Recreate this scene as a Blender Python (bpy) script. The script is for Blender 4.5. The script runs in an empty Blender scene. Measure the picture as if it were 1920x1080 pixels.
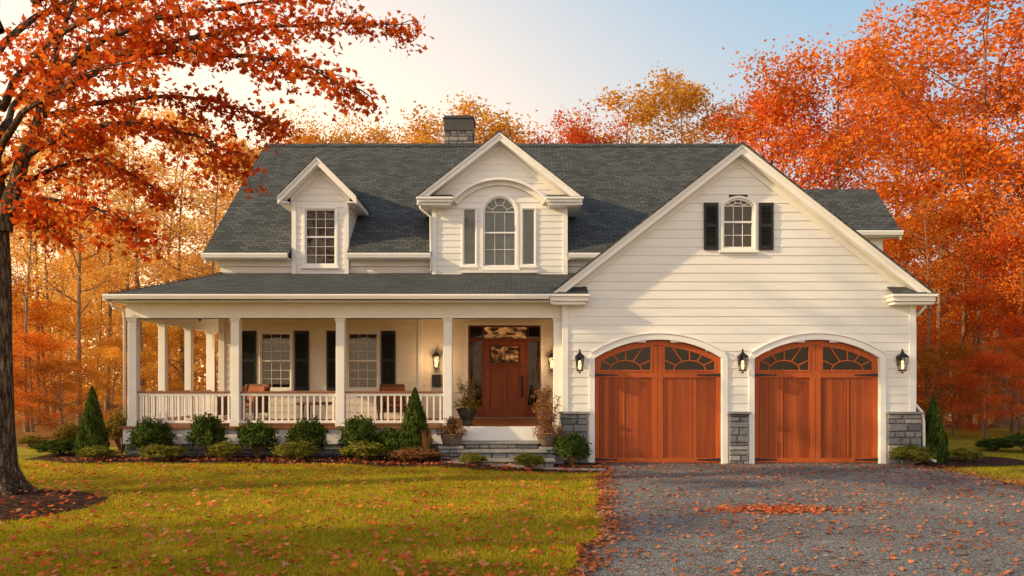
import bpy, bmesh, math, random
import numpy as np
from mathutils import Vector, Matrix
random.seed(7); rng=np.random.default_rng(7)
R=math.radians
scene=bpy.context.scene
COL=scene.collection
D=17.24; H=1.724; F=1500.
def P(px,py,Y): s=(Y+D)/F; return Vector(((px-960)*s,Y,H+(720-py)*s))
def PX(px,Y): return (px-960)*(Y+D)/F
def PZ(py,Y): return H+(720-py)*(Y+D)/F
# ---------------------------------------------------------------- materials
def newmat(name,rough=.6,spec=.3):
    m=bpy.data.materials.new(name); m.use_nodes=True
    nt=m.node_tree; b=nt.nodes['Principled BSDF']
    b.inputs['Roughness'].default_value=rough
    b.inputs['Specular IOR Level'].default_value=spec
    return m,nt,b
def nd(nt,t,**k):
    n=nt.nodes.new(t)
    for a,v in k.items(): setattr(n,a,v)
    return n
def ramp(nt,fac,stops,interp='LINEAR'):
    r=nd(nt,'ShaderNodeValToRGB'); r.color_ramp.interpolation=interp
    e=r.color_ramp.elements
    while len(e)<len(stops): e.new(.5)
    for i,(p,c) in enumerate(stops):
        e[i].position=p; e[i].color=(*c,1)
    nt.links.new(fac,r.inputs[0]); return r.outputs[0]
def noise(nt,scale,detail=4,vec=None,rough=.55):
    n=nd(nt,'ShaderNodeTexNoise'); n.inputs['Scale'].default_value=scale
    n.inputs['Detail'].default_value=detail; n.inputs['Roughness'].default_value=rough
    if vec is not None: nt.links.new(vec,n.inputs['Vector'])
    return n.outputs[0]
def objco(nt,scale=(1,1,1)):
    t=nd(nt,'ShaderNodeTexCoord'); m=nd(nt,'ShaderNodeMapping')
    m.inputs['Scale'].default_value=scale
    nt.links.new(t.outputs['Object'],m.inputs[0]); return m.outputs[0]
def mix(nt,f,a,b,mode='MIX'):
    m=nd(nt,'ShaderNodeMix',data_type='RGBA',blend_type=mode)
    for v,i in ((f,0),(a,6),(b,7)):
        if hasattr(v,'links'): nt.links.new(v,m.inputs[i])
        else: m.inputs[i].default_value=v if i==0 else (*v,1)
    return m.outputs[2]
def bump(nt,b,h,dist=.01,st=1):
    n=nd(nt,'ShaderNodeBump'); n.inputs['Distance'].default_value=dist; n.inputs['Strength'].default_value=st
    nt.links.new(h,n.inputs['Height']); nt.links.new(n.outputs[0],b.inputs['Normal'])
def mat_var(name,c1,c2,scale=5,rough=.6,spec=.3,bd=0,mscale=(1,1,1),detail=4):
    m,nt,b=newmat(name,rough,spec)
    co=objco(nt,mscale); n=noise(nt,scale,detail,co)
    c=ramp(nt,n,[(.3,c1),(.7,c2)])
    nt.links.new(c,b.inputs['Base Color'])
    if bd: bump(nt,b,n,bd)
    return m
M={}
M['trim']=mat_var('white_trim_paint',(.80,.775,.735),(.85,.83,.80),3,.45)
M['ceil']=mat_var('warm_lit_ceiling_paint',(.80,.68,.52),(.85,.75,.59),2,.6)  # warm sunlight under the porch put into the ceiling colour
def siding_mat(name,k):
    m,nt,b=newmat(name,.5)
    g=nd(nt,'ShaderNodeNewGeometry')
    c=ramp(nt,g.outputs['Random Per Island'],[(0,(.785*k[0],.765*k[1],.73*k[2])),(1,(.83*k[0],.812*k[1],.78*k[2]))])
    n=noise(nt,2.2,5,objco(nt,(.6,1,3)))
    c2=ramp(nt,n,[(.3,(.94,.93,.91)),(.65,(1,1,1))])
    nt.links.new(mix(nt,1.0,c,c2,'MULTIPLY'),b.inputs['Base Color'])
    n2=noise(nt,9,4,objco(nt,(.5,1,12))); bump(nt,b,n2,.0015)
    return m
M['siding']=siding_mat('white_lap_siding',(1,1,1))
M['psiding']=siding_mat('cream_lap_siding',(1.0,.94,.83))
def shingle_mat():
    m,nt,b=newmat('slate_grey_shingles',.85,.2)
    t=nd(nt,'ShaderNodeTexCoord')
    br=nd(nt,'ShaderNodeTexBrick'); br.offset=.5
    br.inputs['Scale'].default_value=1; br.inputs['Brick Width'].default_value=.24
    br.inputs['Row Height'].default_value=.125; br.inputs['Mortar Size'].default_value=.011
    br.inputs['Mortar Smooth'].default_value=.3; br.inputs['Bias'].default_value=0
    br.inputs['Color1'].default_value=(.060,.067,.072,1); br.inputs['Color2'].default_value=(.115,.122,.125,1)
    br.inputs['Mortar'].default_value=(.020,.023,.027,1)
    n0=nd(nt,'ShaderNodeTexNoise'); n0.inputs['Scale'].default_value=7
    nt.links.new(t.outputs['UV'],n0.inputs['Vector'])
    va=nd(nt,'ShaderNodeVectorMath',operation='MULTIPLY_ADD'); va.inputs[1].default_value=(.04,.016,0)
    nt.links.new(n0.outputs['Color'],va.inputs[0]); nt.links.new(t.outputs['UV'],va.inputs[2])
    nt.links.new(va.outputs[0],br.inputs['Vector'])
    n=noise(nt,.7,5,t.outputs['UV'],.6); c2=ramp(nt,n,[(.3,(.86,.87,.88)),(.7,(1.08,1.07,1.04))])
    n3=noise(nt,60,2,t.outputs['UV']); c3=ramp(nt,n3,[(.3,(.8,.8,.8)),(.7,(1.14,1.14,1.14))])
    c=mix(nt,1,br.outputs['Color'],c2,'MULTIPLY'); c=mix(nt,1,c,c3,'MULTIPLY')
    nt.links.new(c,b.inputs['Base Color'])
    s=nd(nt,'ShaderNodeSeparateXYZ'); nt.links.new(va.outputs[0],s.inputs[0])
    d=nd(nt,'ShaderNodeMath',operation='DIVIDE'); d.inputs[1].default_value=.125; nt.links.new(s.outputs[1],d.inputs[0])
    f=nd(nt,'ShaderNodeMath',operation='FRACT'); nt.links.new(d.outputs[0],f.inputs[0])
    a=nd(nt,'ShaderNodeMath',operation='MULTIPLY_ADD'); a.inputs[1].default_value=-1; a.inputs[2].default_value=1; nt.links.new(f.outputs[0],a.inputs[0])
    a2=nd(nt,'ShaderNodeMath',operation='ADD'); nt.links.new(a.outputs[0],a2.inputs[0]); nt.links.new(n3,a2.inputs[1])
    bump(nt,b,a2.outputs[0],.012)
    return m
M['shingle']=shingle_mat()
def stone_mat():
    m,nt,b=newmat('ledge_stone',.85,.25)
    g=nd(nt,'ShaderNodeNewGeometry')
    c=ramp(nt,g.outputs['Random Per Island'],[(0,(.13,.135,.15)),(.3,(.25,.25,.26)),(.55,(.18,.185,.205)),(.8,(.33,.305,.28)),(1,(.42,.40,.385))])
    n=noise(nt,14,6,objco(nt,(1,1,2)),.7); c2=ramp(nt,n,[(.25,(.6,.6,.6)),(.75,(1.2,1.2,1.2))])
    nt.links.new(mix(nt,1,c,c2,'MULTIPLY'),b.inputs['Base Color']); bump(nt,b,n,.03)
    return m
M['stone']=stone_mat()
M['mortar']=mat_var('mortar',(.12,.115,.11),(.18,.17,.16),20,.9)
M['slate']=mat_var('slate_cap',(.18,.18,.185),(.33,.31,.29),6,.8,bd=.01)
def wood_mat(name,c1,c2,plank=.0,rough=.5):
    m,nt,b=newmat(name,rough,.25)
    co=objco(nt,(22,22,.5)); n=noise(nt,1.6,5,co,.55)
    c=ramp(nt,n,[(.25,c1),(.75,c2)])
    if plank:
        t=nd(nt,'ShaderNodeTexCoord'); s=nd(nt,'ShaderNodeSeparateXYZ'); nt.links.new(t.outputs['Object'],s.inputs[0])
        d=nd(nt,'ShaderNodeMath',operation='DIVIDE'); d.inputs[1].default_value=plank; nt.links.new(s.outputs[0],d.inputs[0])
        fl=nd(nt,'ShaderNodeMath',operation='FLOOR'); nt.links.new(d.outputs[0],fl.inputs[0])
        w=nd(nt,'ShaderNodeTexWhiteNoise',noise_dimensions='1D'); nt.links.new(fl.outputs[0],w.inputs['W'])
        c=mix(nt,1,c,ramp(nt,w.outputs[0],[(0,(.66,.62,.60)),(1,(1.1,1.1,1.1))]),'MULTIPLY')
        fr=nd(nt,'ShaderNodeMath',operation='FRACT'); nt.links.new(d.outputs[0],fr.inputs[0])
        g=ramp(nt,fr.outputs[0],[(0,(.25,.22,.2)),(.08,(1,1,1))])
        c=mix(nt,1,c,g,'MULTIPLY'); bump(nt,b,g,.006)
    nt.links.new(c,b.inputs['Base Color']); return m
M['gwood']=wood_mat('mahogany_planks',(.28,.050,.013),(.50,.11,.023),.105)
M['gframe']=wood_mat('mahogany_frame',(.36,.065,.014),(.54,.12,.026))
M['door']=wood_mat('front_door_mahogany',(.17,.040,.014),(.32,.08,.026))
M['dwood']=wood_mat('dark_mahogany',(.12,.028,.011),(.24,.058,.02))
M['deck']=wood_mat('deck_wood',(.20,.07,.028),(.33,.13,.05))
M['black']=mat_var('black_iron',(.010,.010,.011),(.02,.02,.021),8,.45,.4)
M['shutter']=mat_var('black_shutter_paint',(.014,.013,.013),(.025,.023,.023),6,.5,.3)
M['dark']=mat_var('unlit_room_dark',(.012,.009,.007),(.06,.034,.016),1.5,.9,.1)  # darkness of unlit interiors painted as a flat colour
M['blind']=mat_var('dark_slat_blind',(.055,.034,.018),(.11,.068,.034),4,.7)
M['blindlight']=mat_var('blue_grey_blind',(.27,.345,.385),(.40,.47,.50),3,.7)
M['wicker']=mat_var('brown_wicker',(.10,.045,.02),(.2,.09,.04),40,.7,bd=.01)
M['cushion']=mat_var('rust_cushion',(.28,.09,.04),(.36,.13,.06),8,.9)
def bark_mat():
    m,nt,b=newmat('rough_maple_bark',.95,.1)
    vo=nd(nt,'ShaderNodeTexVoronoi'); vo.feature='DISTANCE_TO_EDGE'; vo.inputs['Scale'].default_value=1.7
    nv=nd(nt,'ShaderNodeTexNoise'); nv.inputs['Scale'].default_value=6; co=objco(nt,(11,11,2.0)); nt.links.new(co,nv.inputs['Vector'])
    va=nd(nt,'ShaderNodeVectorMath',operation='MULTIPLY_ADD'); va.inputs[1].default_value=(.6,.6,.6); nt.links.new(nv.outputs['Color'],va.inputs[0]); nt.links.new(co,va.inputs[2]); nt.links.new(va.outputs[0],vo.inputs['Vector'])
    n=noise(nt,2.2,8,objco(nt,(9,9,1.3)),.68); n2=noise(nt,1.3,4,objco(nt))
    c=ramp(nt,n,[(.33,(.07,.048,.034)),(.48,(.20,.14,.098)),(.66,(.38,.29,.21))])
    e=ramp(nt,vo.outputs['Distance'],[(0,(.3,.27,.25)),(.16,(1,1,1))]); c=mix(nt,1,c,e,'MULTIPLY')
    c=mix(nt,1,c,ramp(nt,n2,[(.3,(.8,.77,.7)),(.7,(1.15,1.15,1.15))]),'MULTIPLY')
    nt.links.new(c,b.inputs['Base Color'])
    a=nd(nt,'ShaderNodeMath',operation='MULTIPLY'); nt.links.new(e,a.inputs[0]); nt.links.new(n,a.inputs[1]); bump(nt,b,a.outputs[0],.09); return m
M['bark']=bark_mat()
M['barkpale']=mat_var('pale_bark',(.13,.085,.055),(.32,.22,.15),6,.95,.1,.03,(1,1,.3))
M['twig']=mat_var('dry_twig',(.14,.08,.045),(.24,.15,.08),9,.9)
M['pot']=mat_var('dark_glazed_pot',(.025,.02,.018),(.06,.05,.045),7,.4,.5)
M['terra']=mat_var('weathered_clay',(.10,.07,.052),(.20,.15,.115),9,.85)
M['soil']=mat_var('soil',(.02,.013,.009),(.05,.03,.02),20,1,bd=.02)
def glass_mat(name,tint,gl=.3,gc=(1,.90,.76)):
    m=bpy.data.materials.new(name); m.use_nodes=True; nt=m.node_tree; nt.nodes.clear()
    o=nd(nt,'ShaderNodeOutputMaterial'); t=nd(nt,'ShaderNodeBsdfTransparent'); t.inputs[0].default_value=(*tint,1)
    g=nd(nt,'ShaderNodeBsdfGlossy'); g.inputs['Roughness'].default_value=.04; g.inputs[0].default_value=(*gc,1)
    x=nd(nt,'ShaderNodeMixShader'); x.inputs[0].default_value=gl
    n=nd(nt,'ShaderNodeTexNoise'); n.inputs['Scale'].default_value=1.3
    bp=nd(nt,'ShaderNodeBump'); bp.inputs['Distance'].default_value=.012; nt.links.new(n.outputs[0],bp.inputs['Height']); nt.links.new(bp.outputs[0],g.inputs['Normal'])
    nt.links.new(t.outputs[0],x.inputs[1]); nt.links.new(g.outputs[0],x.inputs[2]); nt.links.new(x.outputs[0],o.inputs[0]); return m
M['glass']=glass_mat('window_glass',(.82,.82,.80),.035)
M['gglass']=glass_mat('dark_door_glass',(.3,.27,.25),.03)
def emis(name,c,s):
    m,nt,b=newmat(name); b.inputs['Base Color'].default_value=(*c,1); b.inputs['Emission Color'].default_value=(*c,1); b.inputs['Emission Strength'].default_value=s; return m
M['lamp']=emis('lit_lamp_glass',(1,.62,.28),2.6)
def glow():
    m,nt,b=newmat('warm_lit_glass'); b.inputs['Base Color'].default_value=(.05,.03,.02,1); b.inputs['Emission Color'].default_value=(1,.42,.12,1)
    n=noise(nt,5,3,objco(nt,(1,1,2))); r=ramp(nt,n,[(.42,(0,0,0)),(.7,(.55,.55,.55))]); nt.links.new(r,b.inputs['Emission Strength']); return m
M['doorglow']=glow()
def leaf_mat(name,cols,trans=.4,objvar=.2,ns=.55,lo=(.7,.62,.56)):
    m=bpy.data.materials.new(name); m.use_nodes=True; nt=m.node_tree; nt.nodes.clear()
    o=nd(nt,'ShaderNodeOutputMaterial'); g=nd(nt,'ShaderNodeNewGeometry')
    k=len(cols)-1
    c=ramp(nt,g.outputs['Random Per Island'],[(i/k,cc) for i,cc in enumerate(cols)])
    oi=nd(nt,'ShaderNodeObjectInfo')
    v=ramp(nt,oi.outputs['Random'],[(0,(1-objvar,)*3),(1,(1+objvar*.5,)*3)])
    c=mix(nt,1,c,v,'MULTIPLY')
    n=noise(nt,ns,2,objco(nt)); c=mix(nt,1,c,ramp(nt,n,[(.35,lo),(.62,(1.12,1.12,1.12))]),'MULTIPLY')
    d=nd(nt,'ShaderNodeBsdfDiffuse'); t=nd(nt,'ShaderNodeBsdfTranslucent'); x=nd(nt,'ShaderNodeMixShader'); x.inputs[0].default_value=trans
    nt.links.new(c,d.inputs[0]); nt.links.new(c,t.inputs[0])
    nt.links.new(d.outputs[0],x.inputs[1]); nt.links.new(t.outputs[0],x.inputs[2]); nt.links.new(x.outputs[0],o.inputs[0]); return m
M['maple']=leaf_mat('red_maple_leaves',[(.42,.045,.014),(.72,.10,.018),(.84,.18,.022),(.55,.055,.014),(.90,.29,.035),(.76,.12,.018)],.5,.05)
M['gold']=leaf_mat('golden_leaves',[(.76,.36,.05),(.88,.50,.07),(.82,.37,.035),(.9,.56,.10),(.64,.29,.035)],.5)
M['hazegold']=leaf_mat('haze_tinted_golden_leaves',[(.90,.50,.10),(.95,.63,.17),(.92,.46,.08),(.95,.68,.22),(.80,.44,.10)],.5,.08,.55,(.85,.78,.72))  # haze and backlight put into the leaf colour as paler gold
M['orange']=leaf_mat('orange_leaves',[(.75,.17,.025),(.85,.26,.035),(.8,.18,.025),(.88,.38,.06),(.6,.22,.03)],.5)
M['red']=leaf_mat('scarlet_leaves',[(.74,.09,.03),(.86,.16,.035),(.84,.24,.04),(.62,.065,.025)],.5)
M['russet']=leaf_mat('russet_leaves',[(.42,.15,.03),(.58,.18,.03),(.68,.26,.035),(.34,.17,.03),(.7,.34,.05)],.45)
M['farrusset']=leaf_mat('haze_tinted_russet_leaves',[(.56,.20,.05),(.68,.27,.07),(.62,.19,.045),(.72,.34,.10),(.4,.18,.05)],.5)  # distance haze painted in as a lighter russet
M['olive']=leaf_mat('olive_leaves',[(.13,.14,.03),(.26,.2,.04),(.42,.26,.04),(.16,.15,.03)],.4)
M['dkgreen']=leaf_mat('dark_green_leaves',[(.040,.068,.015),(.075,.115,.022),(.13,.17,.033),(.05,.082,.018)],.2,.2,3,(.65,.65,.6))
M['green']=leaf_mat('mid_green_leaves',[(.12,.14,.024),(.20,.21,.03),(.30,.28,.045),(.24,.17,.04)],.25,.2,3,(.65,.65,.6))
M['dry']=leaf_mat('dried_leaves',[(.24,.11,.05),(.36,.18,.08),(.3,.12,.045),(.42,.26,.12)],.25)
M['grassblade']=leaf_mat('lawn_blades',[(.32,.28,.018),(.52,.41,.026),(.68,.50,.036),(.25,.25,.016),(.74,.52,.05)],.4,0,.9,(.76,.82,.72))
M['litter']=leaf_mat('fallen_leaf_litter',[(.72,.12,.04),(.50,.14,.05),(.66,.3,.15),(.60,.07,.03),(.82,.24,.06),(.4,.2,.1)],.15,0)
M['litterdry']=leaf_mat('dry_fallen_leaves',[(.44,.13,.06),(.50,.22,.12),(.32,.1,.05),(.60,.17,.06),(.52,.29,.18)],.1,0)
def ground_mats():
    m,nt,b=newmat('lawn_turf',.95,.1)
    n=noise(nt,1.1,6,objco(nt)); n2=noise(nt,45,3,objco(nt))
    c=ramp(nt,n,[(.3,(.26,.235,.018)),(.6,(.44,.35,.028)),(.8,(.54,.40,.045))]); c2=ramp(nt,n2,[(.3,(.5,.5,.5)),(.7,(1.2,1.2,1.2))])
    nt.links.new(mix(nt,1,c,c2,'MULTIPLY'),b.inputs['Base Color']); bump(nt,b,n2,.03); M['lawn']=m
    m,nt,b=newmat('grey_gravel',.9,.2)
    v=nd(nt,'ShaderNodeTexVoronoi'); v.inputs['Scale'].default_value=52; nt.links.new(objco(nt),v.inputs['Vector'])
    s=nd(nt,'ShaderNodeSeparateColor'); nt.links.new(v.outputs['Color'],s.inputs[0])
    c=ramp(nt,s.outputs[0],[(0,(.15,.15,.16)),(.5,(.30,.298,.31)),(.85,(.41,.40,.405)),(1,(.62,.59,.57))])
    n=noise(nt,.6,5,objco(nt)); c=mix(nt,1,c,ramp(nt,n,[(.35,(.8,.8,.82)),(.65,(1.08,1.07,1.05))]),'MULTIPLY')
    e=ramp(nt,v.outputs['Distance'],[(.0,(1,1,1)),(.7,(.45,.45,.45))]); c=mix(nt,1,c,e,'MULTIPLY')
    nt.links.new(c,b.inputs['Base Color']); 
    i=nd(nt,'ShaderNodeMath',operation='SUBTRACT'); i.inputs[0].default_value=1; nt.links.new(v.outputs['Distance'],i.inputs[1]); bump(nt,b,i.outputs[0],.008); M['gravel']=m
    m,nt,b=newmat('dark_bark_mulch',.95,.1)
    v=nd(nt,'ShaderNodeTexVoronoi'); v.inputs['Scale'].default_value=28; nt.links.new(objco(nt,(1,.6,1)),v.inputs['Vector'])
    s=nd(nt,'ShaderNodeSeparateColor'); nt.links.new(v.outputs['Color'],s.inputs[0])
    c=ramp(nt,s.outputs[0],[(0,(.012,.007,.006)),(.6,(.055,.026,.018)),(1,(.13,.06,.04))]); nt.links.new(c,b.inputs['Base Color']); bump(nt,b,s.outputs[1],.03); M['mulch']=m
    m,nt,b=newmat('leafy_forest_floor',.95,.1)
    n=noise(nt,2.5,7,objco(nt),.7); c=ramp(nt,n,[(.3,(.08,.06,.02)),(.5,(.22,.11,.035)),(.7,(.4,.2,.06))]); nt.links.new(c,b.inputs['Base Color']); bump(nt,b,n,.05); M['floor']=m
ground_mats()
M['path']=mat_var('bluestone_path',(.26,.25,.24),(.42,.39,.36),4,.85,bd=.01)
# ---------------------------------------------------------------- mesh builder
class MB:
    def __init__(s): s.v=[]; s.f=[]
    def face(s,pts):
        n=len(s.v); s.v+= [tuple(p) for p in pts]; s.f.append(tuple(range(n,n+len(pts))))
    def hull8(s,p):
        n=len(s.v); s.v+=[tuple(q) for q in p]
        for a in ((0,3,2,1),(4,5,6,7),(0,1,5,4),(1,2,6,5),(2,3,7,6),(3,0,4,7)): s.f.append(tuple(n+i for i in a))
        return s
    def box(s,x0,x1,y0,y1,z0,z1):
        return s.hull8([(x0,y0,z0),(x1,y0,z0),(x1,y1,z0),(x0,y1,z0),(x0,y0,z1),(x1,y0,z1),(x1,y1,z1),(x0,y1,z1)])
    def extr(s,pts,vec):
        n=len(s.v); k=len(pts); vec=Vector(vec)
        s.v+=[tuple(p) for p in pts]; s.v+=[tuple(Vector(p)+vec) for p in pts]
        s.f.append(tuple(range(n,n+k))); s.f.append(tuple(range(n+2*k-1,n+k-1,-1)))
        for i in range(k):
            j=(i+1)%k; s.f.append((n+i,n+k+i,n+k+j,n+j))
        return s
    def prism(s,xz,y0,y1): return s.extr([(x,y0,z) for x,z in xz],(0,y1-y0,0))
    def ring(s,inn,out,y0,y1,closed=True):
        k=len(inn); n=len(s.v)
        for pts,y in ((inn,y0),(out,y0),(inn,y1),(out,y1)): s.v+=[(x,y,z) for x,z in pts]
        for i in range(k if closed else k-1):
            j=(i+1)%k
            s.f.append((n+i,n+j,n+k+j,n+k+i)); s.f.append((n+2*k+i,n+3*k+i,n+3*k+j,n+2*k+j))
            s.f.append((n+i,n+2*k+i,n+2*k+j,n+j)); s.f.append((n+k+i,n+k+j,n+3*k+j,n+3*k+i))
        return s
    def bar(s,p,q,w,y0,y1):
        p=Vector((p[0],p[1]));q=Vector((q[0],q[1]));d=(q-p)
        if d.length<1e-6: return s
        d.normalize(); t=Vector((-d.y,d.x))*w/2
        return s.prism([tuple(p-t),tuple(q-t),tuple(q+t),tuple(p+t)],y0,y1)
    def tube(s,pts,rad,n=8,cap=True):
        pts=[Vector(p) for p in pts]; b=len(s.v)
        for i,p in enumerate(pts):
            d=(pts[min(i+1,len(pts)-1)]-pts[max(i-1,0)]).normalized()
            a=d.cross(Vector((0,0,1)) if abs(d.z)<.9 else Vector((1,0,0))).normalized(); c=d.cross(a)
            for k in range(n):
                th=2*math.pi*k/n; s.v.append(tuple(p+(a*math.cos(th)+c*math.sin(th))*rad[i]))
        for i in range(len(pts)-1):
            for k in range(n):
                j=(k+1)%n; s.f.append((b+i*n+k,b+i*n+j,b+(i+1)*n+j,b+(i+1)*n+k))
        if cap: s.f.append(tuple(b+k for k in range(n))[::-1]); s.f.append(tuple(b+(len(pts)-1)*n+k for k in range(n)))
        return s
    def lathe(s,prof,c=(0,0,0),n=16,sq=False):
        b=len(s.v)
        for r,z in prof:
            for k in range(n):
                th=2*math.pi*(k+.5)/n; s.v.append((c[0]+r*math.cos(th),c[1]+r*math.sin(th),c[2]+z))
        for i in range(len(prof)-1):
            for k in range(n):
                j=(k+1)%n; s.f.append((b+i*n+k,b+i*n+j,b+(i+1)*n+j,b+(i+1)*n+k))
        s.f.append(tuple(b+k for k in range(n))[::-1]); s.f.append(tuple(b+(len(prof)-1)*n+k for k in range(n)))
        return s
    def build(s,name,mat,parent=None,bevel=0,smooth=False,uv=False,fix=True):
        me=bpy.data.meshes.new(name); me.from_pydata(s.v,[],s.f)
        if fix:
            bm=bmesh.new(); bm.from_mesh(me); bmesh.ops.recalc_face_normals(bm,faces=bm.faces); bm.to_mesh(me); bm.free()
        if smooth: me.polygons.foreach_set('use_smooth',[True]*len(me.polygons))
        if uv:
            l=me.uv_layers.new(name='UVMap')
            for p in me.polygons:
                n=p.normal; n=n if n.z>=0 else -n
                e=Vector((0,0,1)).cross(n); e=e.normalized() if e.length>1e-3 else Vector((1,0,0)); w=n.cross(e)
                for li in p.loop_indices:
                    co=me.vertices[me.loops[li].vertex_index].co; l.data[li].uv=(co.dot(e),co.dot(w))
        me.materials.append(M[mat] if isinstance(mat,str) else mat)
        o=bpy.data.objects.new(name,me); COL.objects.link(o); o.parent=parent
        if bevel:
            b=o.modifiers.new('bevel','BEVEL'); b.width=bevel; b.segments=2; b.limit_method='ANGLE'
        return o
def thing(name,label,cat,loc=(0,0,0),rz=0,group=None):
    o=bpy.data.objects.new(name,None); COL.objects.link(o); o.location=loc; o.rotation_euler=(0,0,rz)
    o['label']=label; o['category']=cat
    if group: o['group']=group
    return o
def tag(o,label,cat,group=None,kind=None):
    o['label']=label; o['category']=cat
    if group: o['group']=group
    if kind: o['kind']=kind
    return o
def dup(root,label,loc,rz=0,group=None,scale=None,mats=None):
    r=root.copy(); COL.objects.link(r); r.location=loc; r.rotation_euler=(0,0,rz); r['label']=label
    if group: r['group']=group
    if scale is not None: r.scale=scale
    for ch in list(root.children):
        c=ch.copy(); COL.objects.link(c); c.parent=r
        if mats and ch.name.split('.')[0] in mats:
            c.material_slots[0].link='OBJECT'; c.material_slots[0].material=M[mats[ch.name.split('.')[0]]]
        for g in ch.children:
            d=g.copy(); COL.objects.link(d); d.parent=c
    return r
DIA=np.array([(-.5,0),(-.05,-.27),(.5,0),(-.05,.27)])
LONG=np.array([(-.5,0),(0,-.12),(.5,0),(0,.12)])
MAP=np.array([(0,-.5),(.05,-.2),(.38,-.28),(.3,-.08),(.5,.12),(.26,.12),(.2,.22),(0,.55),(-.2,.22),(-.26,.12),(-.5,.12),(-.3,-.08),(-.38,-.28),(-.05,-.2)])
def leaves(name,cent,size,shape,mat,parent=None,bias=None,bw=1.0,link=True,tdir=None,seed=1):
    r=np.random.default_rng(seed); cent=np.asarray(cent,float); N=len(cent); K=len(shape)
    n=r.normal(size=(N,3)); n/=np.linalg.norm(n,axis=1)[:,None]
    if bias is not None: n=n+np.asarray(bias)*bw
    n/=np.linalg.norm(n,axis=1)[:,None]+1e-9
    q=r.normal(size=(N,3)) if tdir is None else np.asarray(tdir)+r.normal(size=(N,3))*.25
    t=q-(q*n).sum(1)[:,None]*n; t/=np.linalg.norm(t,axis=1)[:,None]+1e-9
    b=np.cross(n,t); size=np.broadcast_to(size,(N,))
    V=cent[:,None,:]+size[:,None,None]*(shape[None,:,0,None]*t[:,None,:]+shape[None,:,1,None]*b[:,None,:])
    V+=n[:,None,:]*(size[:,None,None]*.18*np.abs(shape[None,:,1,None]))
    me=bpy.data.meshes.new(name); me.vertices.add(N*K); me.vertices.foreach_set('co',V.reshape(-1).astype(np.float32))
    me.loops.add(N*K); me.loops.foreach_set('vertex_index',np.arange(N*K,dtype=np.int32))
    me.polygons.add(N); me.polygons.foreach_set('loop_start',np.arange(0,N*K,K,dtype=np.int32))
    me.update(calc_edges=True); me.validate()
    me.materials.append(M[mat]); o=bpy.data.objects.new(name,me); COL.objects.link(o); o.parent=parent
    return o
# ---------------------------------------------------------------- terrain
def sst(a,b,x):
    t=np.clip((x-a)/(b-a),0,1); return t*t*(3-2*t)
def g(x,y): return .13*sst(-7,-1.2,y)*sst(1.4,-1.6,x)
def sheet(name,x0,x1,y0,y1,nx,ny,mat,inside=None,dz=0,hf=None):
    mb=MB(); xs=np.linspace(x0,x1,nx+1); ys=np.linspace(y0,y1,ny+1)
    for y in ys:
        for x in xs: mb.v.append((x,y,(g(x,y) if hf is None else hf(x,y))+dz))
    for j in range(ny):
        for i in range(nx):
            cx=(xs[i]+xs[i+1])/2; cy=(ys[j]+ys[j+1])/2
            if inside is None or inside(cx,cy):
                a=j*(nx+1)+i; mb.f.append((a,a+1,a+nx+2,a+nx+1))
    o=mb.build(name,mat,fix=False,smooth=True); o['kind']='structure'; return o
def poly(name,pts,z,mat):
    mb=MB(); mb.face([(x,y,z) for x,y in pts]); o=mb.build(name,mat,fix=False); o['kind']='structure'; return o
poly('ground',[(-300,-60),(300,-60),(300,500),(-300,500)],-.03,'floor')
def dleft(y):
    return float(np.interp(y,[-30,-10,-8,-3,0],[-.6,.52,1.05,1.55,1.86]))+.05*math.sin(y*2.3)+.03*math.sin(y*5.1)
ys=np.linspace(-28,0.1,90)
poly('driveway',[(dleft(y),y) for y in ys]+[(8.62+.04*math.sin(y*2),y) for y in ys[::-1]],.008,'gravel')
sheet('lawn',-40,2.2,-28,3,110,80,'lawn',lambda x,y: True,-.004)
sheet('side_lawn',8.3,40,-28,14,40,40,'lawn',None,-.004,lambda x,y:0)
def bedfront(x):
    return float(np.interp(x,[-10,-9,-5,-3.4,-2.6,-1.2,.3,1.9],[-.6,-1.15,-1.25,-1.3,-1.75,-1.95,-2.0,-1.6]))+.06*math.sin(x*3.1)
def strip(name,xs,f0,f1,dz,mat):
    mb=MB(); k=7
    for x in xs:
        for i in range(k+1):
            y=f0(x)+(f1(x)-f0(x))*i/k; mb.v.append((x,y,g(x,y)+dz+.03*math.sin(math.pi*i/k)))
    for a in range(len(xs)-1):
        for i in range(k):
            b=a*(k+1)+i; mb.f.append((b,b+k+1,b+k+2,b+1))
    o=mb.build(name,mat,fix=False,smooth=True); o['kind']='structure'; return o
strip('mulch_bed',np.linspace(-10.2,1.86,90),bedfront,lambda x:.6 if x>-9 else 1.5,.012,'mulch')
strip('side_mulch_bed',np.linspace(8.64,11.3,24),lambda x:-.9+.25*(x-8.6)+.3*max(0,x-10.5),lambda x:1.6,.012,'mulch')
mb=MB(); C0=(-7.75,-6.0)
mb.v.append((C0[0],C0[1],.12))
for j in range(1,7):
    for i in range(48):
        th=2*math.pi*i/48; r=1.9*j/6*(1+.04*math.sin(3*th)+.03*math.sin(7*th)); mb.v.append((C0[0]+r*math.cos(th),C0[1]+r*math.sin(th),.012+.1*(1-(j/6)**2)))
for i in range(48):
    mb.f.append((0,1+i,1+(i+1)%48))
    for j in range(5):
        a=1+j*48; mb.f.append((a+i,a+48+i,a+48+(i+1)%48,a+(i+1)%48))
o=mb.build('mulch_ring','mulch',fix=False,smooth=True); o['kind']='structure'
strip('path',np.linspace(-1.35,1.84,30),lambda x:-1.50-.10*math.sin(x*1.1),lambda x:-1.22-.1*max(0,x),.035,'path')
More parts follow.
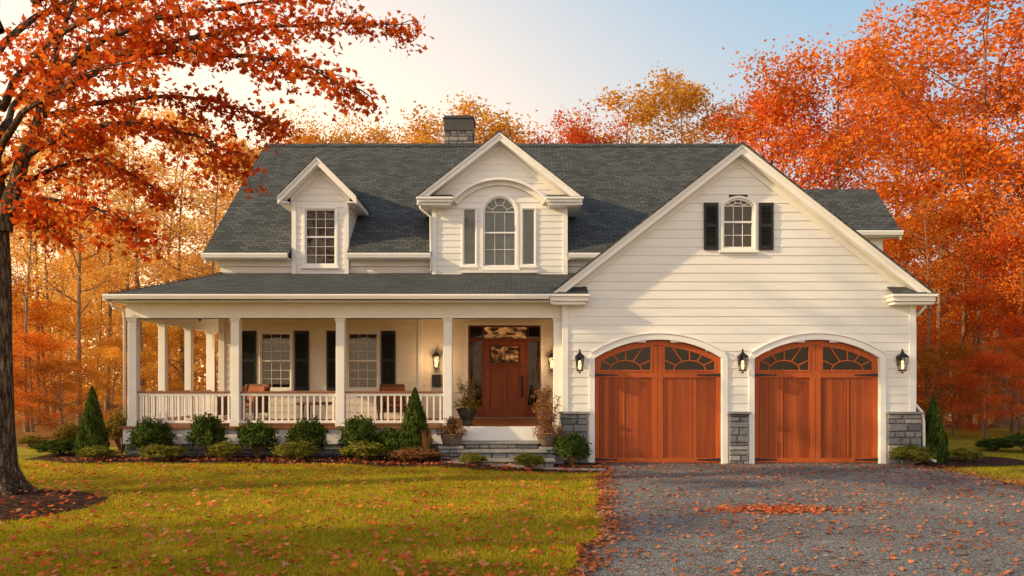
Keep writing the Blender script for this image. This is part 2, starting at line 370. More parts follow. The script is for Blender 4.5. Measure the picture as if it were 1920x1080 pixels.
# ---------------------------------------------------------------- house
house=thing('house','white clapboard farmhouse with grey shingle roof, dormers, wraparound porch and attached two-car garage','house')
def HB(mb,name,mat,**k): return mb.build(name,mat,k.pop('parent',house),**k)
def boxes(name,mat,lst,**k):
    for b in lst: HB(MB().box(*b),name,mat,**k)
def arc(hw,zs,rise,c=0,n=16,xc=0):
    Rr=(hw*hw+rise*rise)/(2*rise); zc=zs+rise-Rr; a=math.asin(min(1,hw/Rr)); 
    if rise>hw-1e-6: a=math.pi/2
    return [(xc+(Rr+c)*math.sin(-a+2*a*i/n), zc+(Rr+c)*math.cos(-a+2*a*i/n)) for i in range(n+1)]
def outline(xc,hw,z0,z1,rise=0,c=0,cb=None):
    cb=c if cb is None else cb
    if rise:
        zs=z1-rise; A=arc(hw,zs,rise,c,16,xc)
        return [(xc-hw-c,z0-cb),(xc-hw-c,zs)]+A+[(xc+hw+c,zs),(xc+hw+c,z0-cb)]
    return [(xc-hw-c,z0-cb),(xc-hw-c,z1+c),(xc+hw+c,z1+c),(xc+hw+c,z0-cb)]
def exc(xc,hw,z0,z1,rise=0):
    def f(z):
        if z<z0 or z>z1: return None
        h=hw
        if rise and z>z1-rise:
            Rr=(hw*hw+rise*rise)/(2*rise); zc=z1-Rr; h=math.sqrt(max(0,Rr*Rr-(z-zc)**2))
        return (xc-h,xc+h)
    return f
def siding(mb,z0,z1,ul,ur,mp,ex=(),course=.185):
    n=max(1,round((z1-z0)/course)); h=(z1-z0)/n
    for i in range(n):
        za=z0+i*h; zb=za+h; zm=(za+zb)/2
        L0,L1,R0,R1=ul(za),ul(zb),ur(za),ur(zb)
        if R0-L0<.02: continue
        if R1<L1: L1=R1=(L1+R1)/2
        cuts=sorted([c for c in (e(zm) for e in ex) if c])
        iv=[]; cur=(L0,L1)
        for a,b in cuts: iv.append((cur[0],cur[1],a,a)); cur=(b,b)
        iv.append((cur[0],cur[1],R0,R1))
        for a0,a1,b0,b1 in iv:
            if b0-a0<.01: continue
            n0=len(mb.v)
            mb.v+=[mp(a0,-.019,za),mp(b0,-.019,za),mp(b1,-.005,zb),mp(a1,-.005,zb),mp(a0,.0,za),mp(b0,.0,za)]
            mb.f+=[(n0,n0+1,n0+2,n0+3),(n0,n0+4,n0+5,n0+1)]
def front(Y): return lambda u,o,z:(u,Y+o,z)
def sideL(Xw): return lambda u,o,z:(Xw+o,u,z)
def sideR(Xw): return lambda u,o,z:(Xw-o,u,z)
def sid(name,mat,*a,**k):
    mb=MB(); siding(mb,*a,**k); return HB(mb,name,mat,fix=False)
def window(xc,w,z0,z1,y,cols,rows,rise=0,casing=.1,hung=True,blinds=1.0,sill=True,label=None,bm='blind',mt=.006):
    hw=w/2; mb=MB(); mb.ring(outline(xc,hw,z0,z1,rise),outline(xc,hw,z0,z1,rise,casing),y-.045,y+.12)
    win=HB(mb,'window','trim',bevel=.006)
    if sill: MB().box(xc-hw-casing-.04,xc+hw+casing+.04,y-.09,y-.0,z0-casing-.05,z0-casing-.002).build('sill','trim',win,bevel=.005)
    if label: win['label']=label
    t=.036 if w>.5 else .025; sb=MB(); sb.ring(outline(xc,hw-t,z0+t,z1-t,max(0,rise-t*.6) if rise else 0),outline(xc,hw-.002,z0+.002,z1-.002,rise*.999 if rise else 0),y+.0,y+.05)
    zs=(z1+z0)/2 if not rise else z0+(z1-rise-z0)*.62
    if hung: sb.box(xc-hw+t,xc+hw-t,y-.004,y+.045,zs-.02,zs+.02)
    sb.build('sash','trim',win)
    m=MB(); a=xc-hw+t; b=xc+hw-t; top=(z1-rise if rise else z1-t)
    def bars(za,zb,r):
        for i in range(1,cols): x=a+(b-a)*i/cols; m.box(x-mt,x+mt,y+.020,y+.036,za,zb)
        for j in range(1,r): z=za+(zb-za)*j/r; m.box(a,b,y+.022,y+.034,z-mt,z+mt)
    if hung: bars(z0+t,zs-.025,rows); bars(zs+.025,top,rows if not rise else max(1,rows-1))
    elif cols>1 or rows>1: bars(z0+t,top,rows)
    if rise:
        m.box(a,b,y+.020,y+.036,top-.009,top+.009)
        A=arc((hw-t)*.5,top,(rise-t)*.5,0,10,xc)
        for p,q in zip(A[:-1],A[1:]): m.bar(p,q,.014,y+.021,y+.035)
        Bo=arc(hw-t,top,rise-t,0,8,xc)
        for k in (1,3,5,7): m.bar((xc+(Bo[k][0]-xc)*.5,top+(Bo[k][1]-top)*.5),Bo[k],.014,y+.020,y+.034)
    if m.v: m.build('muntins','trim',win)
    p=MB(); p.prism(outline(xc,hw-t*.5,z0+t*.5,z1-t*.5,rise*.97 if rise else 0),y+.039,y+.043); p.build('pane','glass',win)
    if blinds:
        bl=MB(); zt=z1-.05 if not rise else z1-rise*.35; z=z0+(1-blinds)*(z1-z0)+.02
        while z<zt:
            h=hw-.01
            if rise and z>z1-rise: h=hw*.8
            bl.hull8([(xc-h,y+.075,z),(xc+h,y+.075,z),(xc+h,y+.10,z+.018),(xc-h,y+.10,z+.018),(xc-h,y+.075,z+.004),(xc+h,y+.075,z+.004),(xc+h,y+.10,z+.022),(xc-h,y+.10,z+.022)]); z+=.042 if bm=='blind' else .03
        bl.build('blind',bm,win,fix=False)
    bk=MB(); bk.prism(outline(xc,hw+.05,z0-.05,z1+.05,rise),y+.16,y+.18); bk.build('room_backing_panel','dark' if bm=='blind' else 'blindlight',win)  # backing panel: unlit room painted dark, blind colour behind pale blinds
    return win
def shutter(x0,x1,z0,z1,y):
    mb=MB(); w=.05; ya=y-.06; yb=y-.022
    mb.box(x0,x0+w,ya,yb,z0,z1); mb.box(x1-w,x1,ya,yb,z0,z1); zm=z0+(z1-z0)*.48
    for a,b in ((z0,z0+.08),(zm,zm+.07),(z1-.08,z1)): mb.box(x0+w,x1-w,ya,yb,a,b)
    z=z0+.09
    while z<z1-.1:
        if not(zm-.03<z<zm+.07): mb.hull8([(x0+w,ya+.004,z),(x1-w,ya+.004,z),(x1-w,yb,z+.03),(x0+w,yb,z+.03),(x0+w,ya+.004,z+.01),(x1-w,ya+.004,z+.01),(x1-w,yb,z+.04),(x0+w,yb,z+.04)])
        z+=.045
    mb.box(x0+w,x1-w,yb+.002,yb+.01,z0+.05,z1-.05)
    HB(mb,'shutter','shutter')
def chev(mb,xc,zp,half,sl,th,y0,y1,inner=0):
    for s in (-1,1):
        mb.prism([(xc+s*inner,zp-sl*inner),(xc+s*half,zp-sl*half),(xc+s*half,zp-sl*half-th),(xc+s*inner,zp-sl*inner-th)],y0,y1)
def roofslab(mb,pts,th=.05): mb.extr(pts,(0,0,-th))
def gable_trim(xc,zp,half,sl,yf,yw,th=.2,name='rake_board'):
    mb=MB(); chev(mb,xc,zp,half,sl,th,yf,yf+.04); chev(mb,xc,zp+.0,half+.0,sl,.07,yf-.035,yf-.002)
    r=HB(mb,name,'trim')
    mb=MB(); chev(mb,xc,zp-th*.75,half-.02,sl,.03,yf+.042,yw-.03); HB(mb,'rake_soffit','trim')
    mb=MB(); chev(mb,xc,zp-th*.75-.034,half-.25,sl,.15,yw-.045,yw+.01); HB(mb,'rake_frieze','trim')
    return r
# garage
GX=4.87; GZ=6.80; GS=.785; GH=4.06
gdoors=[((1115+1353)/2,(1353-1115)/2),((1414+1649)/2,(1649-1414)/2)]
gd=[(PX(c,0),w*.011493) for c,w in gdoors]; GT=PZ(637,0)+.0; GR=.40
gwx=PX(1384,0); gwz0=PZ(466,0); gwz1=PZ(372,0)
wh=lambda z:min(3.78,(GZ-.06-z)/GS)
sid('garage_front_wall','siding',.0,GZ-.06,lambda z:GX-wh(z),lambda z:GX+wh(z),front(0),[exc(c,w+.05,-1,GT+.05,GR) for c,w in gd]+[exc(gwx,.35,gwz0-.04,gwz1+.03,.15)],.185)
mb=MB(); mb.prism([(GX-3.75,0),(GX+3.75,0),(GX+3.75,3.85),(GX,6.7),(GX-3.75,3.85)],.24,.3); mb.box(GX-3.75,GX+3.75,.3,8.5,0,3.7)
HB(mb,'garage_body','trim')
sid('garage_side_wall','siding',.0,3.75,lambda z:.05,lambda z:4.3,sideL(1.115)); sid('garage_side_wall','siding',0,3.7,lambda z:.05,lambda z:8.5,sideR(8.655))
boxes('corner_board','trim',[(1.08,1.21,-.04,.1,1.12,3.55),(8.55,8.69,-.04,.1,1.12,3.55)],bevel=.006)
gable_trim(GX,GZ,GH,GS,-.30,0)
mb=MB(); zt=GZ+.045; e=GH+.03
for s in (-1,1):
    pts=[(GX+s*e,-.36,zt-GS*e),(GX,-.36,zt),(GX,6.2,zt),(GX+s*e,4.0 if s<0 else 9,zt-GS*e)]
    if s>0: pts=[(GX+e,-.36,zt-GS*e),(GX,-.36,zt),(GX,6.2,zt),(GX+2.5,9,zt-GS*2.5),(GX+e,9,zt-GS*e)]
    roofslab(mb,pts,.045)
HB(mb,'garage_roof','shingle',uv=True)
def ret(x0,x1,yf,yw,zt,h=.14,rise=.2):
    mb=MB(); mb.box(x0,x1,yf,yw-.01,zt-h,zt); mb.box(x0-.03,x1+.03,yf-.05,yw-.012,zt-.05,zt+.004); mb.box(x0+.05,x1-.05,yf+.06,yw-.014,zt-h-.07,zt-h-.002)
    c=HB(mb,'cornice_return','trim',bevel=.008)
    r=MB(); r.extr([(x0,yf-.03,zt+.012),(x1,yf-.03,zt+.012),(x1-.02,yw-.03,zt+rise),(x0+.02,yw-.03,zt+rise)],(0,0,-.02)); r.build('cornice_roof','shingle',c,uv=True)
ret(.80,1.62,-.34,0,3.62); ret(8.05,8.95,-.34,0,3.62)
boxes('garage_eave_soffit','trim',[(8.66,8.95,.0,8.6,3.46,3.56)])
window(gwx,.67,gwz0,gwz1,0,3,2,.16,.05,label='small arched window high in the garage gable')
shutter(PX(1319,0),PX(1346,0),PZ(469,0),PZ(381,0),0); shutter(PX(1422,0),PX(1449,0),PZ(469,0),PZ(381,0),0)
for i,(c,w) in enumerate(gd):
    mb=MB(); inn=outline(c,w,0,GT,GR); out=outline(c,w,0,GT,GR,.125,0); mb.ring(inn,out,-.045,.2,closed=False)
    A=arc(w,GT-GR,GR,.127,16,c); B=arc(w,GT-GR,GR,.155,16,c); mb.ring(A,B,-.07,.0,closed=False)
    HB(mb,'garage_door_surround','trim',bevel=.006)
    mb=MB(); mb.prism(outline(c,w-.01,.02,GT-.01,GR),.10,.14); dr=HB(mb,'garage_door','gwood'); dr['label']=('left' if i==0 else 'right')+' arched mahogany garage door'
    zr=PZ(697,.1); arcz=lambda x:(lambda Rr:GT-Rr+math.sqrt(max(0,Rr*Rr-(x-c)**2)))((w*w+GR*GR)/(2*GR))
    fr=MB(); fr.ring(outline(c,w-.10,.12,GT-.11,GR*.9),outline(c,w-.012,.022,GT-.012,GR*.99),.07,.098)
    fr.box(c-.115,c-.004,.071,.097,.12,GT-.12); fr.box(c+.004,c+.115,.071,.097,.12,GT-.12)
    fr.box(c-w+.1,c+w-.1,.072,.096,zr-.13,zr)
    for s in (-1,1): fr.box(c+s*w*.53-.015,c+s*w*.53+.015,.09,.1,.12,zr-.13)
    fr.build('door_frame','gframe',dr,bevel=.004)
    for s in (-1,1):
        xa=c+s*.115; xb=c+s*(w-.10); n=10; xs=[xa+(xb-xa)*k/n for k in range(n+1)]
        top=[(x,arcz(x)-.115) for x in xs]
        p=MB(); p.prism([(xa,zr)]+top+[(xb,zr)],.090,.094); pn=p.build('window_pane','gglass',dr)
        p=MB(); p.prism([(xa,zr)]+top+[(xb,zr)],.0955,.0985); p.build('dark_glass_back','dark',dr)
        m=MB()
        m.bar((xa,zr+.02),(xb,zr+.02),.04,.06,.088); m.bar((xa+s*.02,zr+.04),(xa+s*.02,top[0][1]),.04,.06,.088); m.bar((xb-s*.02,zr+.04),(xb-s*.02,top[-1][1]),.04,.061,.087)
        for q0,q1 in zip(top[:-1],top[1:]): m.bar((q0[0],q0[1]-.01),(q1[0],q1[1]-.01),.035,.062,.086)
        cx=(xa+xb)/2; cz=zr+.03; pr=None; rr=abs(xb-xa)*.26; n=12; hz=arcz(cx)-.115-cz
        for k in range(n+1):
            th=math.pi*k/n; q=(cx+rr*math.cos(th)*1.15,cz+hz*.48*math.sin(th))
            if pr: m.bar(pr,q,.024,.063,.085)
            pr=q
        for th in (30,62,90,118,150):
            a=R(th); q0=(cx+rr*1.15*math.cos(a),cz+hz*.48*math.sin(a)); t=0; q1=q0
            while t<1.0:
                t+=.01; qq=(q0[0]+math.cos(a)*t,q0[1]+math.sin(a)*t*.8)
                if not(min(xa,xb)<qq[0]<max(xa,xb)) or qq[1]>arcz(qq[0])-.12: break
                q1=qq
            m.bar(q0,q1,.024,.064,.084)
        m.build('muntins','gframe',dr)
        for z in (zr-.07,.09):
            h=MB(); x0=c+s*(w-.015); x1=c+s*(w-.44); h.prism([(x0,z-.03),(x1,z-.010),(x1-s*.05,z-.018),(x1-s*.07,z),(x1-s*.05,z+.018),(x1,z+.010),(x0,z+.03)],.050,.0695); h.build('strap_hinge','black',dr)
def stones(mb,u0,u1,z0,z1,mp,dep=.05):
    z=z0
    while z<z1-.03:
        h=min(random.choice((.07,.10,.13,.16)),z1-z)
        if z1-z-h<.05: h=z1-z
        u=u0
        while u<u1-.02:
            w=min(random.uniform(.14,.42),u1-u)
            if u1-u-w<.1: w=u1-u
            o=-random.uniform(dep*.5,dep); gp=.006
            a,b,c_,d_=u+gp,u+w-gp,z+gp,z+h-gp; j=lambda:random.uniform(-.006,.006)
            ii=.012
            mb.hull8([mp(a,0,c_),mp(b,0,c_),mp(b,0,d_),mp(a,0,d_),mp(a+ii+j(),o,c_+ii+j()),mp(b-ii+j(),o,c_+ii+j()),mp(b-ii+j(),o,d_-ii+j()),mp(a+ii+j(),o,d_-ii+j())])
            u+=w
        z+=h
for x0,x1,L,Rr in ((1.04,1.63,True,False),(4.66,5.08,False,False),(8.06,8.78,False,True)):
    mb=MB(); mb.box(x0+.03,x1-.03,-.06,.2,0,1.08); pier=HB(mb,'stone_pier','mortar')
    mb=MB(); stones(mb,x0,x1,.0,1.08,front(-.06),.06)
    if L: stones(mb,-.06,.9,0,1.08,sideL(x0+.03),.05)
    if Rr: stones(mb,-.06,.9,0,1.08,sideR(x1-.03),.05)
    mb.build('stone_facing','stone',pier)
    mb=MB(); mb.box(x0-.03,x1+.03,-.16,.1,1.08,1.13); mb.build('stone_cap','slate',pier,bevel=.01)
# main body
mb=MB(); mb.box(-7.70,7.9,4.55,13.85,0,5.05); mb.box(-7.74,7.2,4.3,4.549,4.9,5.0); HB(mb,'house_body','trim')
EY=3.7; EZ=5.14; SL=.834; RY=9.0; RZ=EZ+SL*(RY-EY); XL=-8.11; XR=7.45
zr_=lambda y:EZ+SL*(y-EY)
ww=[(PX((487+548)/2,4.1),PX(548,4.1)-PX(487,4.1)),(PX((650+711)/2,4.1),PX(711,4.1)-PX(650,4.1))]
wz0,wz1=PZ(731,4.1),PZ(622,4.1)
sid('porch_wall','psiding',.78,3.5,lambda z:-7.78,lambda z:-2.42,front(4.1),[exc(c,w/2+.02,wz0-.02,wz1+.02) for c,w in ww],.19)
for k,(c,w) in enumerate(ww):
    window(c,w-.06,wz0+.03,wz1-.03,4.1,3,3,0,.05,label=('left' if k==0 else 'right')+' porch window with white grid muntins')
for a,b in ((453,481),(553,580),(613,641),(715,742)): shutter(PX(a,4.1),PX(b,4.1),wz0-.02,wz1+.02,4.1)
for a,b in ((-7.78,-5.83),(-4.34,-2.0),(1.4,3.2)):
    sid('upper_wall','siding',4.55,5.02,lambda z,a=a:a,lambda z,b=b:b,front(4.1),(),.16)
boxes('frieze_board','trim',[(-7.84,-5.86,4.03,4.09,4.86,5.04),(-4.3,-2.1,4.03,4.09,4.86,5.04),(1.45,3.2,4.03,4.09,4.86,5.04)])
mb=MB(); siding(mb,.2,5.0,lambda z:4.1,lambda z:13.9,sideL(-7.78)); siding(mb,5.0,9.3,lambda z:max(4.1,EY+(z-EZ)/SL+.1),lambda z:min(13.9,2*RY-EY-(z-EZ)/SL-.1),sideL(-7.78)); HB(mb,'gable_end_wall','siding',fix=False)
boxes('corner_board','trim',[(-7.82,-7.66,4.06,4.2,.78,3.5)])
mb=MB(); th=.06
def strip_roof(x0,x1,y0): roofslab(mb,[(x0,y0,zr_(y0)),(x1,y0,zr_(y0)),(x1,RY,RZ),(x0,RY,RZ)],th)
for x0,x1,y0 in ((XL,-5.84,EY),(-5.84,-4.33,4.12),(-4.33,-2.11,EY),(-2.11,1.46,4.0),(1.46,XR,EY)): strip_roof(x0,x1,y0)
roofslab(mb,[(XL,RY,RZ),(XR,RY,RZ),(XR,2*RY-EY,EZ),(XL,2*RY-EY,EZ)],th)
mr=HB(mb,'main_roof','shingle',uv=True)
mb=MB(); mb.extr([(XL,RY-.14,RZ-.09),(XR,RY-.14,RZ-.09),(XR,RY,RZ+.035),(XL,RY,RZ+.035)],(0,0,.02)); mb.build('ridge_cap','shingle',mr,uv=True)
for s in (0,1):
    y0=EY+.03 if s==0 else 2*RY-EY-.03
    mb=MB(); mb.extr([(XL+.03,y0,EZ-.07),(XL+.03,RY,RZ-.07),(XL+.03,RY,RZ-.25),(XL+.03,y0,EZ-.25)],(.05,0,0)); HB(mb,'rake_board','trim')
def gutter(x0,x1,yf,z,name='gutter',soff=None,h=.12):
    mb=MB(); prof=[(0,0),(-.10,0),(-.11,-.03),(-.085,-h),(0,-h)]
    mb.extr([(x0,yf+a,z+b) for a,b in prof],(x1-x0,0,0))
    gt=HB(mb,name,'trim')
    if soff: boxes('eave_soffit','trim',[(x0,x1,yf+.002,soff,z-h-.03,z-h+.012)])
    return gt
for a,b in ((XL,-5.86),(-4.31,-2.12),(1.48,2.7)): gutter(a,b,EY,EZ-.0,soff=4.05)
WX=10.72; wy0=4.76; wy1=6.4; wz=5.93; wzr=7.48
mb=MB(); roofslab(mb,[(6,wy0,wz),(WX,wy0,wz),(WX,wy1,wzr),(6,wy1,wzr)]); roofslab(mb,[(6,wy1,wzr),(WX,wy1,wzr),(WX,2*wy1-wy0,wz),(6,2*wy1-wy0,wz)]); HB(mb,'rear_wing_roof','shingle',uv=True)
gutter(6.5,WX,wy0,wz,soff=5.1)
mb=MB(); siding(mb,.0,5.8,lambda z:6.5,lambda z:10.35,front(5.1)); siding(mb,0,5.8,lambda z:5.1,lambda z:7.7,sideR(10.35)); siding(mb,5.8,7.3,lambda z:wy0+(z-wz)+.15,lambda z:2*wy1-wy0-(z-wz)-.15,sideR(10.35)); HB(mb,'rear_wing_wall','siding',fix=False)
boxes('rear_wing_body','trim',[(6.5,10.3,5.2,7.65,0,5.75)])
mb=MB(); mb.extr([(WX-.06,wy0,wz-.06),(WX-.06,wy1,wzr-.06),(WX-.06,2*wy1-wy0,wz-.06),(WX-.06,2*wy1-wy0,wz-.24),(WX-.06,wy1,wzr-.24),(WX-.06,wy0,wz-.24)],(.05,0,0)); HB(mb,'rake_board','trim')
mb=MB(); roofslab(mb,[(8.66,2.3,3.35),(9.5,2.3,3.35),(9.5,5.2,3.35),(8.66,5.2,3.75)],.04); mb.v[0]=(8.66,2.3,3.75); mb.v[4]=(8.66,2.3,3.71); HB(mb,'side_lean_roof','shingle',uv=True)
boxes('gutter','trim',[(9.42,9.54,2.25,5.2,3.2,3.31)])
# chimney
cy=10.1; cx0,cx1=PX(833,cy),PX(887,cy); ct=PZ(217,cy); cs=PZ(246,cy)
mb=MB(); mb.box(cx0+.05,cx1-.05,cy,cy+.9,7.5,cs); ch=HB(mb,'chimney','mortar')
mb=MB(); stones(mb,cx0,cx1,8.3,cs,front(cy),.05); stones(mb,cy,cy+.9,8.3,cs,sideR(cx1-.05),.05); stones(mb,cy,cy+.9,8.3,cs,sideL(cx0+.05),.05); mb.build('stone_facing','stone',ch)
mb=MB(); mb.box(cx0-.01,cx1+.01,cy-.07,cy+.97,cs,ct-.12); mb.box(cx0-.05,cx1+.05,cy-.11,cy+1.01,ct-.12,ct-.08); mb.box(cx0+.0,cx1-.0,cy-.05,cy+.95,ct-.08,ct); mb.build('chimney_cap','pot',ch,bevel=.01)
def dormer(xc,wh_,yw,yf,zp,half,sl,zb,ex,th,lab):
    hf=lambda z:min(wh_,(zp-.05-z)/sl)
    w=sid('dormer_wall','siding',zb,zp-.05,lambda z:xc-hf(z),lambda z:xc+hf(z),front(yw),ex,.165); w['label']=lab
    ze=zp-sl*half
    for mp in (sideR(xc+wh_),sideL(xc-wh_)): sid('dormer_cheek','siding',5.0,ze+.02,lambda z:yw,lambda z:max(yw+.05,EY+(z-EZ)/SL),mp,(),.165)
    mb=MB(); mb.prism([(xc-wh_+.02,zb),(xc+wh_-.02,zb),(xc+wh_-.02,zp-sl*wh_-.1),(xc,zp-.15),(xc-wh_+.02,zp-sl*wh_-.1)],yw+.2,yw+.24); HB(mb,'dormer_frame','trim')
    cb=.085
    for s in (-1,1):
        xa=xc+s*wh_; boxes('corner_board','trim',[(min(xa-s*cb,xa+s*.03),max(xa-s*cb,xa+s*.03),yw-.045,yw+.06,zb,ze-.05)])
    gable_trim(xc,zp,half,sl,yf,yw,th)
    mb=MB(); t=zp+.04; e=half+.03; yr=EY+(t-EZ)/SL+.1; ye=EY+(t-sl*e-EZ)/SL+.05
    for s in (-1,1): roofslab(mb,[(xc+s*e,yf-.05,t-sl*e),(xc,yf-.05,t),(xc,yr,t),(xc+s*e,ye,t-sl*e)],.04)
    HB(mb,'dormer_roof','shingle',uv=True)
    for s in (-1,1):
        xa=xc+s*half; mb=MB(); mb.box(min(xa,xa-s*.03),max(xa,xa-s*.03),yf+.045,ye-.05,ze-.15,ze-.002); mb.box(min(xa-s*.03,xc+s*(wh_+.026)),max(xa-s*.03,xc+s*(wh_+.026)),yf+.045,ye-.2,ze-.15,ze-.12)
        HB(mb,'eave_fascia','trim')
dx=PX(601,4.0)
d1z0,d1z1=PZ(498,4),PZ(392,4)
dormer(-5.085,.725,4.0,3.6,7.64,1.03,1.0,4.55,[exc(dx,.41,d1z0,d1z1)],.2,'small gabled left dormer wall')
window(dx,.81,d1z0+.02,d1z1,4.0,3,3,0,.06,label='tall grid window of the small left dormer',mt=.005)
DY=3.85; s_=(DY+D)/F; cxm=PX(937,DY)
cz0,cz1=PZ(501,DY),PZ(369,DY); sz0,sz1=PZ(498,DY),PZ(392,DY)
sl_=[(PX(880.5,DY),25*s_),(PX(991,DY),25*s_)]
dormer(cxm,1.757,DY,3.45,8.234,2.14,.787,4.50,[exc(cxm,.46,cz0,cz1,.4)]+[exc(c,w/2,sz0,sz1) for c,w in sl_],.2,'large centre gabled dormer wall')
window(cxm,.86,cz0+.02,cz1,DY,3,2,.40,.07,label='tall arched centre window of the large dormer',bm='blindlight',mt=.005)
for c,w in sl_: window(c,w-.02,sz0+.02,sz1,DY,1,1,0,.04,False,label='narrow sidelight window of the large dormer',bm='blindlight')
ret(PX(783,3.45),PX(848,3.45),3.42,DY,6.55,.12,.16); ret(PX(1026,3.45),PX(1092,3.45),3.42,DY,6.55,.12,.16)
mb=MB(); A=arc(1.2,6.50,.55,0,24,cxm); B=arc(1.2,6.50,.55,.06,24,cxm); Cc=arc(1.2,6.5,.55,-.10,24,cxm)
mb.ring(A,B,DY-.26,DY-.01,closed=False); mb.ring(Cc,A,DY-.10,DY-.012,closed=False); HB(mb,'arched_hood','trim')
zz=cz0-.11; boxes('window_ledge','trim',[(sl_[0][0]-.24,sl_[1][0]+.24,DY-.12,DY-.0,zz-.05,zz-.012)])
# porch
DK=.80
HB(MB().box(-8.50,1.10,.10,5.6,DK-.04,DK),'porch_deck','deck')
boxes('deck_edge','deck',[(-8.53,-1.31,.07,.098,DK-.045,DK-.004)])
boxes('entry_riser','trim',[(-1.31,.98,.04,.098,.50,DK+.004)],bevel=.006)
boxes('deck_skirt','trim',[(-8.46,1.08,.15,.22,.42,DK-.042),(-8.46,-8.40,.22,5.6,.42,DK-.042)])
mb=MB(); stones(mb,-8.44,1.0,-.02,.42,front(.24),.05); stones(mb,.2,5.6,-.02,.42,sideL(-8.4),.05); HB(mb,'porch_foundation','stone')
boxes('foundation_core','mortar',[(-8.39,1.0,.25,5.6,0,.415)])
mb=MB(); mb.box(-8.46,1.1,.0,4.4,3.50,3.53); mb.box(-8.46,-7.79,4.4,8,3.50,3.53); HB(mb,'porch_ceiling','ceil')
mb=MB(); mb.box(-8.42,1.09,.19,.41,3.16,3.499); mb.box(-8.44,1.09,.17,.43,3.16,3.185); mb.box(-8.42,-8.20,.41,5.2,3.16,3.499); HB(mb,'porch_beam','trim')
boxes('porch_soffit','trim',[(-8.5,.8,-.26,.0,3.47,3.50)])
PT=4.68
mb=MB()
roofslab(mb,[(-8.6,-.34,3.62),(.80,-.34,3.62),(2.16,4.1,PT),(-7.78,4.1,PT)],.05)
roofslab(mb,[(-8.6,-.34,3.62),(-7.78,4.1,PT),(-7.78,9,PT),(-8.6,9,3.62)],.05)
HB(mb,'porch_roof','shingle',uv=True)
gutter(-8.62,.78,-.33,3.615,soff=-.0,h=.10)
boxes('gutter','trim',[(-8.66,-8.56,-.33,9,3.49,3.6)])
mb=MB(); mb.extr([(-8.6,-.34,3.64),(-8.54,-.34,3.65),(-7.74,4.1,PT+.03),(-7.82,4.1,PT+.01)],(0,0,.012)); HB(mb,'hip_cap','shingle',uv=True)
cols=[(-8.29,.30),(-6.045,.30),(-3.75,.30),(-1.403,.30),(1.0,.30),(-8.29,1.77),(-8.29,3.3),(-8.29,4.75)]
for x,y in cols:
    mb=MB(); w=.095 if y<1 else .085; mb.box(x-w,x+w,y-w,y+w,DK+.16,3.09)
    c=HB(mb,'porch_column','trim',bevel=.012)
    m=MB(); m.box(x-w-.012,x+w+.012,y-w-.012,y+w+.012,DK,DK+.16); m.build('column_base','trim',c,bevel=.008)
    m=MB(); m.box(x-w-.010,x+w+.010,y-w-.010,y+w+.010,3.09,3.12); m.box(x-w-.02,x+w+.02,y-w-.02,y+w+.02,3.12,3.158); m.build('column_capital','trim',c,bevel=.006)
def railing(p,q):
    p=Vector(p);q=Vector(q); d=q-p; L=d.length; d.normalize(); nx,ny=abs(d.y),abs(d.x)
    def seg(w,z0,z1):
        return (min(p.x,q.x)-nx*w,max(p.x,q.x)+nx*w,min(p.y,q.y)-ny*w,max(p.y,q.y)+ny*w,z0,z1)
    mb=MB(); mb.box(*seg(.03,1.47,1.52)); r=HB(mb,'railing','trim')
    m=MB(); m.box(*seg(.055,1.522,1.565)); m.build('handrail','deck',r,bevel=.008)
    m=MB(); m.box(*seg(.028,.87,.925)); m.build('bottom_rail','trim',r)
    n=int(L/.135)
    for i in range(n):
        c=p+d*(L*(i+.5)/n); m=MB(); m.box(c.x-.018,c.x+.018,c.y-.018,c.y+.018,.925,1.47); m.build('baluster','trim',r)
railing((-8.19,.30),(-6.145,.30)); railing((-5.945,.30),(-3.85,.30)); railing((-3.65,.30),(-1.50,.30))
railing((-8.29,.4),(-8.29,1.68)); railing((-8.29,1.86),(-8.29,3.21)); railing((-8.29,3.39),(-8.29,4.66))
# entry
EYw=4.35
ex_a,ex_b=PX(878,EYw),PX(1014,EYw); tz0=PZ(610,EYw)
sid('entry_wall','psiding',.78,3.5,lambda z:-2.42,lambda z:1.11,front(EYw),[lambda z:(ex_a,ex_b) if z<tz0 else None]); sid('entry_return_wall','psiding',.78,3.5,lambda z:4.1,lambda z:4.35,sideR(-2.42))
boxes('corner_board','trim',[(-2.5,-2.38,4.06,4.18,.8,3.5)])
yD=EYw
mb=MB(); mb.box(ex_a-.07,ex_a+.0,yD-.05,yD+.1,.8,tz0+.07); mb.box(ex_b,ex_b+.07,yD-.05,yD+.1,.8,tz0+.07); mb.box(ex_a,ex_b,yD-.052,yD+.1,tz0,tz0+.072); HB(mb,'door_casing','trim')
E=lambda px:PX(px,yD)
t0,t1=PZ(635,yD),PZ(613,yD)
mb=MB(); zt=tz0-.002
for a,b in ((ex_a+.002,E(882)),(E(903),E(909)),(E(984),E(990)),(E(1011),ex_b-.002)): mb.box(a,b,yD-.03,yD+.06,.8,t0-.0)
mb.box(ex_a+.002,ex_b-.002,yD-.032,yD+.06,t0-.07,t0-.002); mb.box(ex_a+.002,ex_b-.002,yD-.031,yD+.06,t1,zt); mb.box(ex_a+.002,E(882),yD-.03,yD+.06,t0,t1); mb.box(E(1011),ex_b-.002,yD-.03,yD+.06,t0,t1)
df=HB(mb,'entrance_frame','dwood',bevel=.004)
MB().box(E(882),E(1011),yD+.02,yD+.03,t0,t1).build('transom_pane','gglass',df)
MB().box(E(882),E(1011),yD+.05,yD+.055,t0,t1).build('room_backing_panel','dark',df)
m=MB(); m.box(E(908),E(987),yD+.005,yD+.018,t0+.01,t1-.01); m.build('lit_transom_glass','doorglow',df)
m=MB()
